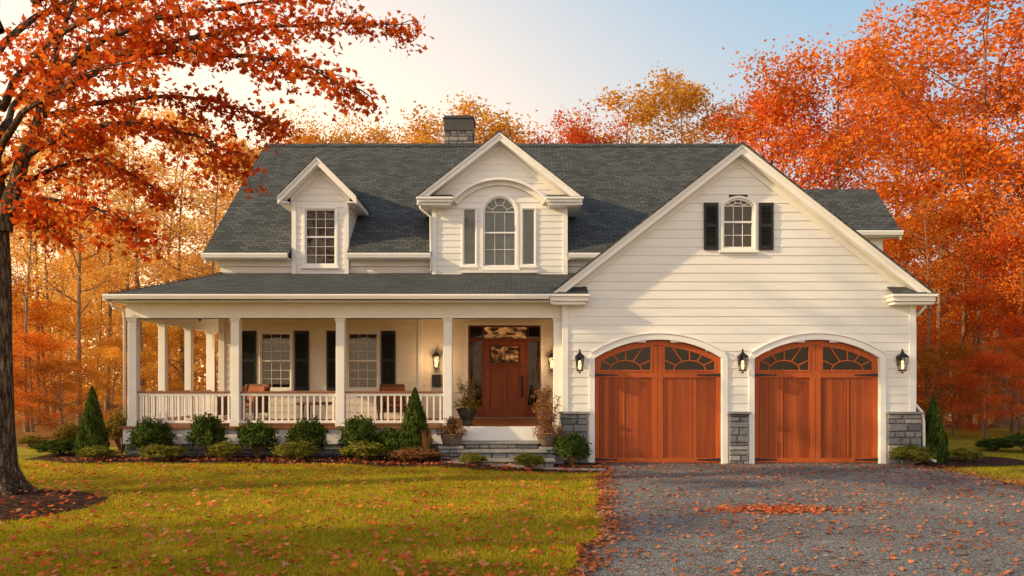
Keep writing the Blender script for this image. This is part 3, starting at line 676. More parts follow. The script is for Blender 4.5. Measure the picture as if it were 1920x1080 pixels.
for q in (905,990): m.box(E(q)-.012,E(q)+.012,yD-.004,yD+.018,t0,t1)
m.build('transom_muntins','dwood',df)
for a,b in ((882,903),(990,1011)):
    MB().box(E(a),E(b),yD+.02,yD+.03,1.15,t0-.07).build('sidelight_pane','gglass',df)
    MB().box(E(a),E(b),yD+.05,yD+.055,.8,t0-.07).build('room_backing_panel','dark',df)
    MB().box(E(a),E(b),yD-.01,yD+.04,.8,1.15).build('sidelight_panel','dwood',df)
    m=MB(); za,zb=1.15,t0-.07; xm=(E(a)+E(b))/2; n=5
    for k in range(n):
        z0_,z1_=za+(zb-za)*k/n,za+(zb-za)*(k+1)/n; zm=(z0_+z1_)/2
        for p,q in (((E(a),zm),(xm,z1_)),((xm,z1_),(E(b),zm)),((E(b),zm),(xm,z0_)),((xm,z0_),(E(a),zm))): m.bar(p,q,.016,yD+.0+.001*k,yD+.017)
    m.build('sidelight_leading','wicker',df)
dz1=t0-.07
mb=MB(); mb.box(E(909),E(984),yD+.0,yD+.05,.83,dz1); dr=HB(mb,'front_door','door'); dr['label']='mahogany front door with small upper lights'
m=MB(); wa,wb=E(909),E(984); lz=dz1-.62
for a,b,c,d_ in ((wa,wa+.13,.83,dz1),(wb-.13,wb,.83,dz1),(wa+.13,wb-.13,.83,1.05),(wa+.13,wb-.13,dz1-.12,dz1),(wa+.13,wb-.13,lz-.1,lz+.03),((wa+wb)/2-.05,(wa+wb)/2+.05,1.05,lz-.1)): m.box(a,b,yD-.030,yD-.001,c,d_)
m.build('door_stiles','door',dr,bevel=.006)
m=MB(); m.box(wa+.06,wb-.06,yD-.065,yD-.031,lz-.05,lz-.005); m.build('door_shelf','dwood',dr,bevel=.005)
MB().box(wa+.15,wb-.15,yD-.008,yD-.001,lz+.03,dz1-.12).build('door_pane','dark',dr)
m=MB(); m.box(wa+.17,wb-.17,yD-.012,yD-.0085,lz+.05,dz1-.14); m.build('door_light_glow','doorglow',dr)
m=MB()
for k in range(1,6): x=wa+.15+(wb-wa-.3)*k/6; m.box(x-.01,x+.01,yD-.026,yD-.013,lz+.03,dz1-.12)
z=(lz+dz1-.09)/2; m.box(wa+.15,wb-.15,yD-.027,yD-.0135,z-.01,z+.01); m.build('door_muntins','dwood',dr)
m=MB(); hx=wb-.07; m.tube([(hx,yD-.06,1.4),(hx,yD-.10,1.5),(hx,yD-.10,1.72),(hx,yD-.05,1.82)],[.014]*4,8); m.lathe([(.03,0),(.035,.03),(.02,.06)],(hx,yD-.06,1.88),10); m.box(hx-.03,hx+.03,yD-.045,yD-.031,1.36,1.95); m.build('door_handle','black',dr)
boxes('door_threshold','slate',[(ex_a+.002,ex_b-.002,yD-.1,yD+.05,.801,.83)])
def dspout(pts,r=.035): 
    mb=MB(); mb.tube(pts,[r]*len(pts),8); HB(mb,'downspout','trim',smooth=True)
dspout([(8.98,.12,3.5),(8.98,.12,3.4),(8.76,.12,3.2),(8.74,.12,3.05),(8.74,.12,1.3),(8.86,.05,1.12),(8.88,.02,.9),(8.88,.02,.15),(9.0,-.25,.08)])
dspout([(-8.55,-.25,3.5),(-8.5,-.2,3.38),(-8.44,.12,3.3),(-8.43,.16,3.1),(-8.43,.16,1.0)],.028)
dspout([(-2.40,3.6,6.4),(-2.38,3.62,6.3),(-2.14,3.78,6.12),(-2.13,3.79,5.0),(-2.13,3.79,4.7)],.03)
# stone steps
st=thing('stone_steps','three wide grey stone steps climbing to the front door porch','steps',(-.22,-.5,0))
def stp(x0,x1,yf,yb,zt):
    m=MB(); stones(m,x0-(-.22),x1+.22,0,zt-.05,lambda u,o,z:(u,yf+.5+.04+o,z),.04); m.build('step_riser','stone',st)
    m=MB(); m.box(x0+.22+.02,x1+.22-.02,yf+.55,yb+.5,0,zt-.052); m.build('step_core','mortar',st)
    m=MB(); m.box(x0+.22-.03,x1+.22+.03,yf+.5-.03,yb+.5,zt-.05,zt); m.build('step_tread','slate',st,bevel=.012)
stp(-1.0,.55,-.30,.035,.50); stp(-1.1,.7,-.68,-.30,.35); stp(-1.2,.85,-1.06,-.68,.19)
# lanterns
def lantern(label,loc,rz=0,group='black wall lanterns'):
    t=thing('wall_lantern',label,'lantern',loc,rz,group)
    m=MB(); m.box(-.05,.05,-.02,0,-.12,.12); m.tube([(0,-.01,.05),(0,-.06,.14),(0,-.12,.17),(0,-.14,.14)],[.012]*4,6); m.build('bracket','black',t)
    m=MB(); z0,z1=-.20,.06; r0,r1=.055,.085; c=(0,-.14)
    for sx in (-1,1):
        for sy in (-1,1): m.tube([(c[0]+sx*r0,c[1]+sy*r0,z0),(c[0]+sx*r1,c[1]+sy*r1,z1)],[.008,.008],5)
    m.box(-r0-.012,r0+.012,c[1]-r0-.012,c[1]+r0+.012,z0-.03,z0); m.box(-r1-.012,r1+.012,c[1]-r1-.012,c[1]+r1+.012,z1,z1+.02)
    m.box(-.075,.075,c[1]-.077,c[1]-.07,-.075,-.065)
    m.build('lantern_cage','black',t)
    m=MB(); m.lathe([(.145,.078),(.05,.15),(.02,.19),(.028,.21),(.005,.25)],(0,c[1],0),4); m.build('lantern_roof','black',t)
    m=MB(); m.lathe([(.05,-.24),(.02,-.26),(.006,-.29)],(0,c[1],0),6); m.build('finial','black',t)
    m=MB(); m.lathe([(.02,-.19),(.034,-.12),(.03,-.04),(.012,.0)],(0,c[1],0),10); m.build('lit_bulb','lamp',t,smooth=True)
    m=MB(); m.hull8([(-r0,c[1]-r0,z0),(r0,c[1]-r0,z0),(r0,c[1]+r0,z0),(-r0,c[1]+r0,z0),(-r1,c[1]-r1,z1),(r1,c[1]-r1,z1),(r1,c[1]+r1,z1),(-r1,c[1]+r1,z1)]); m.build('lantern_glass','glass',t)
    return t
L0=lantern('lit black lantern on the white wall left of both garage doors',(PX(1086,-.03),-.03,PZ(676,-.03)))
dup(L0,'lit black lantern on the wall between the two garage doors',(PX(1389,-.03),-.03,PZ(676,-.03)))
dup(L0,'lit black lantern on the wall at the far right of the garage',(PX(1686,-.03),-.03,PZ(676,-.03)))
dup(L0,'lit black lantern on the porch wall left of the front door',(PX(819,EYw-.03),EYw-.03,PZ(674,EYw)),scale=(1.1,1.1,1.1))
dup(L0,'lit black lantern on the wall right of the front door',(PX(1034,EYw-.03),EYw-.03,PZ(676,EYw)),scale=(1.1,1.1,1.1))
def plight(loc,e,r=.1):
    l=bpy.data.lights.new('lantern_light','POINT'); l.energy=e; l.color=(1,.62,.3); l.shadow_soft_size=r; o=bpy.data.objects.new('lantern_light',l); COL.objects.link(o); o.location=loc
plight((PX(819,EYw),EYw-.55,PZ(678,EYw)),14); plight((PX(1034,EYw),EYw-.55,PZ(678,EYw)),12)
t=thing('mailbox','small dark wall mailbox under the lantern left of the front door','mailbox',(PX(819,EYw),EYw-.03,PZ(715,EYw)))
m=MB(); m.box(-.12,.12,-.1,0,-.15,.1); m.build('box','black',t,bevel=.01)
m=MB(); m.extr([(-.13,-.12,.1),(.13,-.12,.1),(.13,0,.17),(-.13,0,.17)],(0,0,.012)); m.build('lid','black',t)
t=thing('ceiling_hook','small dark hook hanging from the porch ceiling at the left','hook',(PX(375,2.4),2.4,3.5))
m=MB(); m.tube([(0,0,0),(0,0,-.12)],[.008,.008],6); m.lathe([(.01,-.12),(.03,-.15),(.03,-.2),(.01,-.24)],(0,0,0),8); m.build('pendant','black',t)
# porch furniture
def armchair(label,loc,rz):
    t=thing('wicker_armchair',label,'chair',loc,rz,'brown wicker porch chairs')
    m=MB(); m.box(-.34,.34,-.32,.3,.22,.34); m.build('seat','wicker',t,bevel=.03)
    m=MB(); m.hull8([(-.34,.24,.3),(.34,.24,.3),(.34,.33,.3),(-.34,.33,.3),(-.32,.36,.92),(.32,.36,.92),(.32,.44,.92),(-.32,.44,.92)]); m.build('backrest','wicker',t,bevel=.03)
    for s in (-1,1):
        m=MB(); m.box(min(s*.34,s*.42),max(s*.34,s*.42),-.32,.3,.2,.62); m.build('armrest','wicker',t,bevel=.03)
        for y in (-.28,.27):
            m=MB(); m.tube([(s*.36,y,0),(s*.37,y,.22)],[.022,.026],8); m.build('leg','wicker',t)
    m=MB(); m.box(-.31,.31,-.3,.24,.345,.45); m.build('seat_cushion','cushion',t,bevel=.04)
    m=MB(); m.hull8([(-.3,.14,.46),(.3,.14,.46),(.3,.235,.46),(-.3,.235,.46),(-.28,.24,.86),(.28,.24,.86),(.28,.35,.86),(-.28,.35,.86)]); m.build('back_cushion','cushion',t,bevel=.03)
    return t
A0=armchair('brown wicker armchair on the porch under the left window',(PX(468,2.9),2.9,DK),R(-20))
dup(A0,'brown wicker armchair on the porch beside the right window',(PX(741,2.9),2.9,DK),R(20))
dup(A0,'brown wicker armchair at the far left end of the porch',(PX(425,1.7),1.9,DK),R(-70))
t=thing('porch_table','low round brown wicker table between the porch chairs','table',(PX(590,2.4),2.4,DK))
m=MB(); m.lathe([(.42,.42),(.44,.44),(.44,.47),(.42,.48)],(0,0,0),20); m.build('tabletop','wicker',t)
for k in range(4):
    m=MB(); a=k*math.pi/2+.7; m.tube([(.33*math.cos(a),.33*math.sin(a),0),(.3*math.cos(a),.3*math.sin(a),.42)],[.025,.025],8); m.build('leg','wicker',t)
# plants
def shell(n,seed,lumps=18,loose=1.0):
    r=np.random.default_rng(seed)
    d=r.normal(size=(lumps*5,3)); d[:,2]=np.abs(d[:,2])*.9-.25; d/=np.linalg.norm(d,axis=1)[:,None]
    rad=r.uniform(.62,1.04,len(d)); tips=d*rad[:,None]
    i=r.integers(0,len(d),n); f=r.uniform(.45,1.0,n)**.5
    p=tips[i]*f[:,None]+r.normal(size=(n,3))*.095*loose
    nn=p.copy(); p=p*.5; p[:,2]=p[:,2]*1.0+.47; k=p[:,2]>.02; return p[k],nn[k],tips
def ball(name,label,cat,mat,n,ls,seed,shape=DIA,loc=(0,0,0),scale=(1,1,1),group=None,loose=1.0):
    t=thing(name,label,cat,loc,random.random()*6,group)
    p,nn,tips=shell(n,seed,18,loose); leaves('foliage',p,np.random.default_rng(seed).uniform(.7,1.3,len(p))*ls,shape,mat,t,nn,1.0,seed=seed)
    m=MB()
    for k in range(16):
        q=tips[k]*.45; m.tube([(0,0,0),(q[0]*.4,q[1]*.4,.3),(q[0],q[1],q[2]+.45)],[.02,.014,.006],5)
    m.build('stems','twig',t); t.scale=scale; return t
def sp(px,top,w,Y,z0=None):
    X=PX(px,Y); z=g(X,Y) if z0 is None else z0; zt=PZ(top,Y); ww_=w*(Y+D)/F
    return (X,Y,float(z)),(ww_,ww_,max(.15,(zt-float(z))/.98))
dark=[(283,781,78,-.35,'dark green shrub at the left end of the porch railing'),(390,776,70,-.35,'dark green shrub second from the left along the porch'),(482,783,76,-.35,'dark green shrub below the second porch column'),(577,780,74,-.35,'dark green shrub under the middle porch railing'),(672,780,74,-.3,'dark green shrub below the third porch column'),(735,797,62,-.3,'dark green shrub tucked left of the cone evergreen by the steps'),(1072,808,70,-.5,'glossy green shrub in front of the left stone pier')]
base=None; bases=[]
for k,(px,tp,w,Y,lb) in enumerate(dark):
    loc,sc=sp(px,tp,w,Y)
    if k<3: bases.append(ball('round_shrub',lb,'shrub','dkgreen',4200,.085,3+k,DIA*np.array([1,.9]),loc,sc,'dark green shrubs along the porch'))
    else: dup(bases[k%3],lb,loc,random.random()*6,scale=sc)
low=[(183,834,60,-.75,'green','low green mounded shrub near the tall left cone evergreen'),(307,831,88,-.8,'green','wide low green shrub in front of the first porch bay'),(425,826,66,-.8,'green','low green shrub between the second and third dark shrubs'),(553,824,86,-.85,'green','wide low green shrub in front of the middle porch bay'),(678,825,88,-.9,'green','wide low green shrub nearest the dried brown clump'),(888,848,56,-1.5,'green','small light green shrub in front of the stone steps, left one'),(990,847,62,-1.5,'green','small light green shrub in front of the stone steps, right one'),(1710,833,78,-.3,'green','low green shrub at the foot of the right stone pier'),(1812,838,58,.2,'green','small green shrub right of the right cone evergreen'),(108,822,96,.3,'dkgreen','dark low shrub at the far left end of the bed'),(782,838,105,-1.05,'dry','dried brown low shrub left of the stone steps')]
b2=[]
for k,(px,tp,w,Y,mt,lb) in enumerate(low):
    loc,sc=sp(px,tp,w,Y)
    if px>1600: loc=(loc[0],loc[1],0.)
    if k<2: b2.append(ball('low_shrub',lb,'shrub','green',4400,.066,15+k,DIA,loc,sc,'low shrubs in the mulch beds'))
    else: dup(b2[k%2],lb,loc,random.random()*6,scale=sc,mats={'foliage':mt})
for px,tp,w,Y,mt,lb in ((228,765,78,.9,'olive','loose yellow green bush between the cone evergreen and the porch corner'),(130,790,60,1.6,'olive','loose olive bush behind the left cone evergreen')):
    loc,sc=sp(px,tp,w,Y); dup(b2[0],lb,loc,1,scale=sc,mats={'foliage':mt})
def cone(label,loc,sc):
    t=thing('cone_evergreen',label,'evergreen',loc,0,'cone shaped evergreens'); r=np.random.default_rng(9); n=5200
    z=r.uniform(0,1,n)**1.35; th=r.uniform(0,2*np.pi,n); prof=np.where(z<.15,.75+z/.15*.25,1-(z-.15)/.85)**.8*.5
    rad=prof*(r.uniform(.55,1.05,n)+.13*np.sin(th*5+z*20)); p=np.stack([rad*np.cos(th),rad*np.sin(th),z*.96+.02],1)
    nn=np.stack([np.cos(th),np.sin(th),np.full(n,.2)],1); td=np.stack([np.cos(th)*.5,np.sin(th)*.5,np.ones(n)],1)
    leaves('foliage',p,.085,LONG*np.array([1,1.6]),'dkgreen',t,nn,1.0,tdir=td,seed=4)
    m=MB(); m.tube([(0,0,0),(0,0,.95)],[.04,.005],6); m.build('stem','bark',t); t.scale=sc; return t
loc,sc=sp(173,726,58,-.1); cn=cone('tall dark cone evergreen left of the porch corner',loc,sc)
loc,sc=sp(778,730,70,-.45); dup(cn,'tall dark cone evergreen beside the porch steps',loc,1,scale=sc)
loc,sc=sp(1750,744,52,.2,0.); dup(cn,'narrow dark cone evergreen right of the garage',loc,2,scale=sc)
def planter(label,loc,potmat,prof,kind,seed,hgt):
    t=thing('planter',label,'planter',loc,0)
    m=MB(); m.lathe(prof,(0,0,0),18); m.build('pot',potmat,t,smooth=True)
    top=prof[-1][1]; m=MB(); m.lathe([(prof[-1][0]*.85,top-.06),(prof[-1][0]*.85,top+.004)],(0,0,0),14); m.build('potting_soil','soil',t)
    r=random.Random(seed); m=MB(); pts=[]
    for k in range(34 if kind=='grass' else 20):
        a=r.random()*6.28; l=hgt*r.uniform(.4,1); s=r.uniform(.1,.4)*hgt*(.9 if kind=='grass' else 1)
        q=[Vector((0.04*math.cos(a),.04*math.sin(a),top-.02)),Vector((s*.4*math.cos(a),s*.4*math.sin(a),top+l*.5)),Vector((s*math.cos(a)+r.uniform(-.05,.05),s*math.sin(a),top+l))]
        m.tube(q,[.007,.005,.002],4,False)
        for j in range(20):
            f=r.uniform(.25,1); c=q[1].lerp(q[2],f) if r.random()<.6 else q[0].lerp(q[1],f); pts.append(c+Vector((r.gauss(0,.035),r.gauss(0,.035),r.gauss(0,.03))))
    m.build('stems','twig',t,fix=False)
    for j in range(420):
        a=r.random()*6.28; rr=prof[-1][0]*1.3*math.sqrt(r.random()); pts.append(Vector((rr*math.cos(a),rr*math.sin(a),top+r.uniform(-.04,.2))))
    leaves('foliage',[tuple(p) for p in pts],.055,DIA if kind!='grass' else LONG*1.6,'dry' if kind=='grass' else 'olive',t,seed=seed); return t
urn=[(.10,0),(.13,.03),(.09,.08),(.16,.18),(.21,.3),(.22,.34),(.24,.36),(.24,.38)]
bowl=[(.14,0),(.2,.06),(.27,.2),(.29,.26),(.31,.27),(.31,.30)]
tub=[(.22,0),(.25,.1),(.29,.26),(.30,.3),(.32,.31),(.32,.34)]
def blk(label,x,y,z1,w):
    t=thing('stone_pedestal',label,'pedestal',(x,y,0)); m=MB(); m.box(-w+.02,w-.02,-w+.04,w,0,z1-.05); m.build('core','mortar',t); m=MB(); stones(m,-w,w,0,z1-.05,lambda u,o,z:(u,-w+.04+o,z),.05); stones(m,-w,w,0,z1-.05,lambda u,o,z:(-w+.02+o,u,z),.04); stones(m,-w,w,0,z1-.05,lambda u,o,z:(w-.02-o,u,z),.04); m.build('stone_facing','stone',t)
    m=MB(); m.box(-w-.03,w+.03,-w-.03,w+.02,z1-.05,z1); m.build('cap','slate',t,bevel=.01)
blk('stone block left of the steps carrying a weathered tub',-1.28,-.28,.42,.24)
planter('weathered clay tub with dried plants left of the steps',(-1.28,-.28,.42),'terra',[(a*.8,b*.75) for a,b in tub],'grass',5,.35)
blk('stone block right of the steps carrying a clay bowl',.84,-.28,.40,.24)
planter('clay bowl of tall dried grasses right of the steps',(.76,-.28,.40),'terra',[(a*.82,b*.8) for a,b in bowl],'grass',8,.85)
planter('dark urn with a leafy branching plant left of the front door',(-1.0,.55,DK),'pot',urn,'leaf',12,.75)
planter('small clay pot with dried grass at the right porch column',(.72,.6,DK),'pot',[(a*.8,b*.8) for a,b in urn],'grass',15,.6)
t=thing('dried_plume_grass','upright tan dried plume beside the cone evergreen','grass clump',(PX(800,-.9),-.9,.1)); m=MB(); r=random.Random(3)
for k in range(60):
    a=r.random()*6.28; m.tube([(0,0,0),(.05*math.cos(a),.05*math.sin(a),.3),(.1*math.cos(a),.1*math.sin(a),r.uniform(.45,.7))],[.006,.005,.002],3,False)
m.build('stems','dry',t,fix=False)
# ---------------------------------------------------------------- trees
def tree_proto(name,label,cat,seed,height,spread,base,nl,ls,mat,nlimb=16,sig=.13,barkm='barkpale',group=None,up=.75,thick=.012):
    r=random.Random(seed); t=thing(name,label,cat,(0,0,0),0,group)
    m=MB(); tp=[]; 
    for i in range(8):
        f=i/7; tp.append(Vector((math.sin(f*3+seed)*.03*height*f,math.cos(f*2.3+seed*2)*.03*height*f,f*height*.93)))
    r0=height*thick
    m.tube(tp,[r0*(1-.9*i/7)*(1.35 if i==0 else 1) for i in range(8)],8,False)
    def at(f): q=f*7; i=min(6,int(q)); return tp[i].lerp(tp[i+1],q-i)
    cl=[]
    for k in range(nlimb):
        f=base+(.97-base)*((k+.5)/nlimb)**.9; p=at(f); a=k*2.4+r.random()*.8
        prof=math.sin(math.pi*min(1,(f-base)/(1-base)*.75+.25))**.7
        L=spread*prof*r.uniform(.65,1.1); el=r.uniform(.35,1.2)*up
        d=Vector((math.cos(a),math.sin(a),el)); q=[p]
        for j in range(1,5): q.append(p+d*L*j/4+Vector((r.gauss(0,.05*L),r.gauss(0,.05*L),.05*L*(j/4)**2+r.gauss(0,.03*L))))
        rb=r0*(1-.85*f)*.55; m.tube(q,[rb,rb*.8,rb*.55,rb*.35,rb*.12],5,False)
        cl+=[(q[3],.8),(q[4],1.0),(q[2],.5)]
        for j in range(7):
            s=q[r.choice((1,2,2,3,3))]; dd=Vector((math.cos(a+r.uniform(-1.3,1.3)),math.sin(a+r.uniform(-1.3,1.3)),r.uniform(0,1.1)))*L*r.uniform(.25,.5)
            e=s+dd; mid=s.lerp(e,.5)+Vector((0,0,.04*L)); m.tube([s,mid,e],[rb*.35,rb*.2,rb*.06],4,False); cl+=[(e,1.0),(mid,.6)]
    m.build('trunk',barkm,t,fix=False,smooth=True)
    rr=np.random.default_rng(seed); C=np.array([tuple(c) for c,_ in cl]); W=np.array([w*rr.uniform(.2,1.6) for _,w in cl]); W/=W.sum()
    idx=rr.choice(len(C),nl,p=W); off=rr.normal(size=(nl,3))*spread*sig*np.array([1,1,.7]); pts=C[idx]+off
    leaves('crown',pts,rr.uniform(.7,1.3,nl)*ls,DIA*np.array([1,1.25]),mat,t,np.array([0,0,.4]),1,seed=seed); return t
HH=16.
specs={0:(11,4.6,.28,20000,.145,20,.10),1:(12,3.4,.36,11500,.135,18,.10),2:(13,5.2,.26,15000,.18,22,.10),3:(14,2.8,.40,5200,.135,16,.105),4:(15,4.2,.20,18000,.14,22,.10),5:(16,2.3,.45,1100,.12,16,.09)}
T=[
(70,150,17,3,'hazegold',1.0,'thin pale gold tree just right of the maple trunk'),
(150,210,14,1,'hazegold',1.0,'slender gold tree in the haze-tinted woods left of the porch'),
(235,190,20,3,'hazegold',1.1,'tall sparse gold tree above the left cone evergreen'),
(320,170,24,3,'hazegold',1.1,'tall bare-topped gold tree left of the roof end'),
(405,270,17,3,'hazegold',1.2,'gold tree touching the left slope of the main roof'),
(450,245,27,1,'hazegold',1.1,'gold tree rising behind the left end of the main roof'),
(100,360,24,4,'hazegold',1.0,'bushy gold tree low in the left woods behind the maple'),
(270,370,28,1,'hazegold',1.2,'bushy pale gold tree deep in the left woods'),
(-60,250,22,0,'gold',1.0,'broad gold tree behind the maple at the left frame edge'),
(20,500,15,1,'orange',1.3,'low orange tree behind the maple trunk'),
(180,500,20,1,'hazegold',1.3,'low golden tree behind the left evergreen'),
(350,460,22,4,'hazegold',1.0,'low golden tree beside the porch side columns'),
(110,180,27,5,'hazegold',1.0,'nearly bare slender tree deep in the woods above the maple mulch ring'),
(200,160,23,5,'hazegold',1.0,'nearly bare slender tree straight above the loose bush by the porch corner'),
(265,230,16,5,'hazegold',1.0,'nearly bare slender tree left of the porch gutter end'),
(345,200,19,5,'hazegold',1.0,'nearly bare slender tree seen over the left porch roof tip'),
(50,300,12,5,'gold',1.0,'nearly bare slender tree close behind the maple trunk'),
(575,232,26,0,'gold',.9,'golden treetop over the left part of the ridge'),
(690,222,28,4,'gold',1.0,'golden treetop over the ridge left of the chimney'),
(800,225,34,1,'gold',1.0,'small golden treetop just left of the chimney'),
(875,180,30,1,'gold',1.3,'golden treetop rising behind the stone chimney'),
(960,240,33,1,'gold',1.0,'small golden treetop right of the chimney'),
(1065,225,28,0,'red',.8,'red treetop over the ridge right of the centre gable'),
(1175,140,30,3,'gold',1.4,'tall sparse golden tree behind the right part of the ridge'),
(1262,122,27,1,'gold',1.0,'tall sparse golden tree left of the big scarlet tree'),
(1335,200,34,3,'gold',1.3,'thin golden tree behind the garage gable peak'),
(1440,160,26,4,'red',.9,'scarlet tree above the right slope of the garage gable'),
(1575,66,22,0,'orange',1.0,'largest orange and red tree right of the garage peak'),
(1680,110,28,4,'red',1.0,'tall scarlet orange tree behind the rear wing'),
(1760,220,16,1,'orange',1.3,'orange tree right of the rear wing roof'),
(1880,-80,15,1,'orange',1.4,'tall airy orange tree at the right frame edge'),
(1980,60,14,0,'orange',1.0,'broad orange tree cut by the right frame edge'),
(1800,350,14,1,'orange',1.3,'orange tree low behind the right cone evergreen'),
(1900,400,11,1,'red',1.2,'low red orange tree at the right edge of the woods'),
(1700,400,19,4,'orange',1.0,'low orange tree showing past the garage corner'),
(1850,430,24,4,'russet',1.0,'russet tree deep in the right woods'),
(1990,300,18,0,'orange',1.0,'tall orange tree beyond the right frame edge'),
(2060,200,8,0,'orange',1.0,'orange tree just outside the right frame edge'),
(1785,150,20,5,'orange',1.0,'nearly bare slender tree right of the rear wing'),
(1840,250,13,5,'orange',1.0,'nearly bare slender tree above the low bushes on the right'),
(1895,200,17,5,'orange',1.0,'nearly bare slender tree close to the right frame edge'),
(1735,330,12,5,'russet',1.0,'nearly bare slender tree beside the garage downspout'),
]
PR={}
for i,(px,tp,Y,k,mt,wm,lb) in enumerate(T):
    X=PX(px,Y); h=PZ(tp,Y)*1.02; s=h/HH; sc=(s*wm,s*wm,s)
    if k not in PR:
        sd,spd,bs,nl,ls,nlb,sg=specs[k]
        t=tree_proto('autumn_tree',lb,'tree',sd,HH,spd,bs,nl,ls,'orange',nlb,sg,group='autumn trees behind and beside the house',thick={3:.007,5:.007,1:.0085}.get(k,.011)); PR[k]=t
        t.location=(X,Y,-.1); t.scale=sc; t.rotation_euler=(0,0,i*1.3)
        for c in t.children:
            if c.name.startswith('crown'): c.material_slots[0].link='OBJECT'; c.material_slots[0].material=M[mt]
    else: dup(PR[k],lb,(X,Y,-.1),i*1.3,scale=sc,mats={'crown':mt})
U=[(60,620,12,'orange','low orange sapling beside the maple trunk'),(120,670,9,'russet','low russet sapling left of the cone evergreen'),(205,650,14,'gold','low gold sapling behind the cone evergreen'),(-20,640,8,'orange','low orange sapling at the left frame edge'),(90,560,17,'gold','golden sapling deep behind the left lawn'),(290,600,18,'gold','golden sapling seen through the porch side columns'),
(1790,640,9,'russet','russet sapling behind the right cone evergreen'),(1850,660,8,'red','red sapling near the right frame edge'),(1910,630,10,'orange','orange sapling at the right frame edge'),(1745,610,13,'orange','orange sapling just past the garage corner'),(1820,560,17,'orange','taller orange sapling deep in the right woods'),(1900,540,15,'red','taller red sapling at the right edge')]
for i,(px,tp,Y,mt,lb) in enumerate(U):
    h=PZ(tp,Y)*1.05; X=PX(px,Y); s=h/HH
    o=dup(PR[4],lb,(X,Y,-h*.2),i*2.1,group='saplings at the wood edges',scale=(s*1.9,s*1.9,s*1.2),mats={'crown':mt}); o.name='sapling'
for px,tp,Y,mt,wd,lb in ((1862,815,3.5,'dkgreen',2.6,'low dark evergreen bush at the right woods edge'),(1930,806,3,'dkgreen',2.4,'low dark evergreen bush cut by the right frame edge'),(60,812,5,'olive',2.4,'low olive bush at the left woods edge')):
    h=PZ(tp,Y); X=PX(px,Y); o=dup(b2[1],lb,(X,Y,-.05),random.random()*6,group='undergrowth bushes at the wood edges',scale=(h*wd,h*wd*.8,h),mats={'foliage':mt}); o.name='undergrowth_bush'; o['category']='bush'
def woods(x0,x1,mat,lab,seed,n=30000,y0=36,y1=54,zm=14):
    r=np.random.default_rng(seed); x=r.uniform(x0,x1,n); y=r.uniform(y0,y1,n); top=zm*(.66+.2*np.sin(x*.55+y*.3)+.14*np.sin(x*1.7+1)); z=top*r.uniform(0,1,n)**.9
    o=leaves('distant_woods',np.stack([x,y,z],1),r.uniform(.25,.5,n),DIA*np.array([1,1.3]),mat,None,np.array([0,-.6,.3]),1,seed=seed); tag(o,lab,'woods',kind='stuff')
woods(-66,-8,'hazegold','haze-tinted golden mass of far woods left of the house',1,60000,zm=15)
woods(-8,12,'gold','far golden woods hidden behind the house',2,5000,zm=9)
woods(12,66,'farrusset','haze-tinted russet mass of far woods right of the house',3,60000)
dup(PR[1],'tree outside the frame at left whose shadow crosses the far lawn',(-20,-7.4,0),.4,scale=(.30,.30,.62),mats={'crown':'orange'})
dup(PR[4],'bushy tree outside the frame at left shading the near lawn',(-20,-13.2,0),.9,scale=(.42,.42,.62),mats={'crown':'orange'})
dup(PR[0],'broad tree outside the frame at left shading the lawn in front',(-15,-13.4,0),2.9,scale=(.40,.40,.42),mats={'crown':'orange'})
# ---------------------------------------------------------------- foreground maple
mt=thing('maple_tree','large red and orange maple with grey trunk in the left foreground','tree',(-7.78,-5.21,0))
O=Vector((-7.78,-5.21,0)); m=MB(); rr=random.Random(21)
def loc_(v): return v-O
tr=[O,O+Vector((0,0,.12)),O+Vector((0,0,.35)),O+Vector((-.01,0,1.0)),O+Vector((-.03,.0,2.2)),O+Vector((-.05,.05,3.4)),O+Vector((-.1,.1,4.6)),O+Vector((-.3,.1,6.2)),O+Vector((-.2,.1,8.6))]
m.tube([loc_(v) for v in tr],[.50,.39,.32,.275,.255,.235,.19,.14,.06],18,False)
for k in range(7):
    a=k*.9+.2; m.tube([Vector((.18*math.cos(a),.18*math.sin(a),.6)),Vector((.34*math.cos(a),.34*math.sin(a),.2)),Vector((.62*math.cos(a),.62*math.sin(a),.03))],[.08,.12,.04],8,False)
boughs=[]
def bough(pts,r0,tw=22,sp_=.34,dens=1.0): boughs.append((pts,r0,tw,sp_,dens))
Q=lambda px,py,Y:P(px,py,Y)
bough([Q(2,430,-5.2),Q(40,310,-5.2),Q(85,190,-5.1),Q(110,80,-5),Q(160,-60,-5)],.13,16)
bough([Q(60,250,-5.2),Q(130,120,-5.6),Q(280,40,-5.9),Q(430,15,-6.1),Q(560,-10,-6.2)],.07,28)
bough([Q(85,190,-5.1),Q(250,100,-4.6),Q(420,60,-4.3),Q(600,45,-4.1),Q(770,45,-4.0)],.06,40,.24)
bough([Q(110,120,-5.1),Q(280,95,-5.6),Q(430,100,-5.9),Q(560,120,-6.1),Q(670,175,-6.2)],.055,34,.22)
bough([Q(70,220,-5.1),Q(200,190,-4.5),Q(340,180,-4.2),Q(450,205,-4.1),Q(540,240,-4.0)],.05,30,.25)
bough([Q(50,290,-5.2),Q(160,240,-5.8),Q(270,230,-6.1),Q(380,260,-6.3),Q(450,295,-6.4)],.05,26,.25)
bough([Q(20,360,-5.2),Q(90,320,-4.7),Q(180,300,-4.4),Q(250,330,-4.3),Q(300,370,-4.2)],.045,20,.25)
bough([Q(10,400,-5.2),Q(60,370,-5.7),Q(130,380,-6.0),Q(200,400,-6.2),Q(262,432,-6.3)],.045,20,.22)
bough([Q(0,420,-5.2),Q(40,390,-4.9),Q(80,400,-4.7),Q(110,430,-4.6)],.035,10,.24)
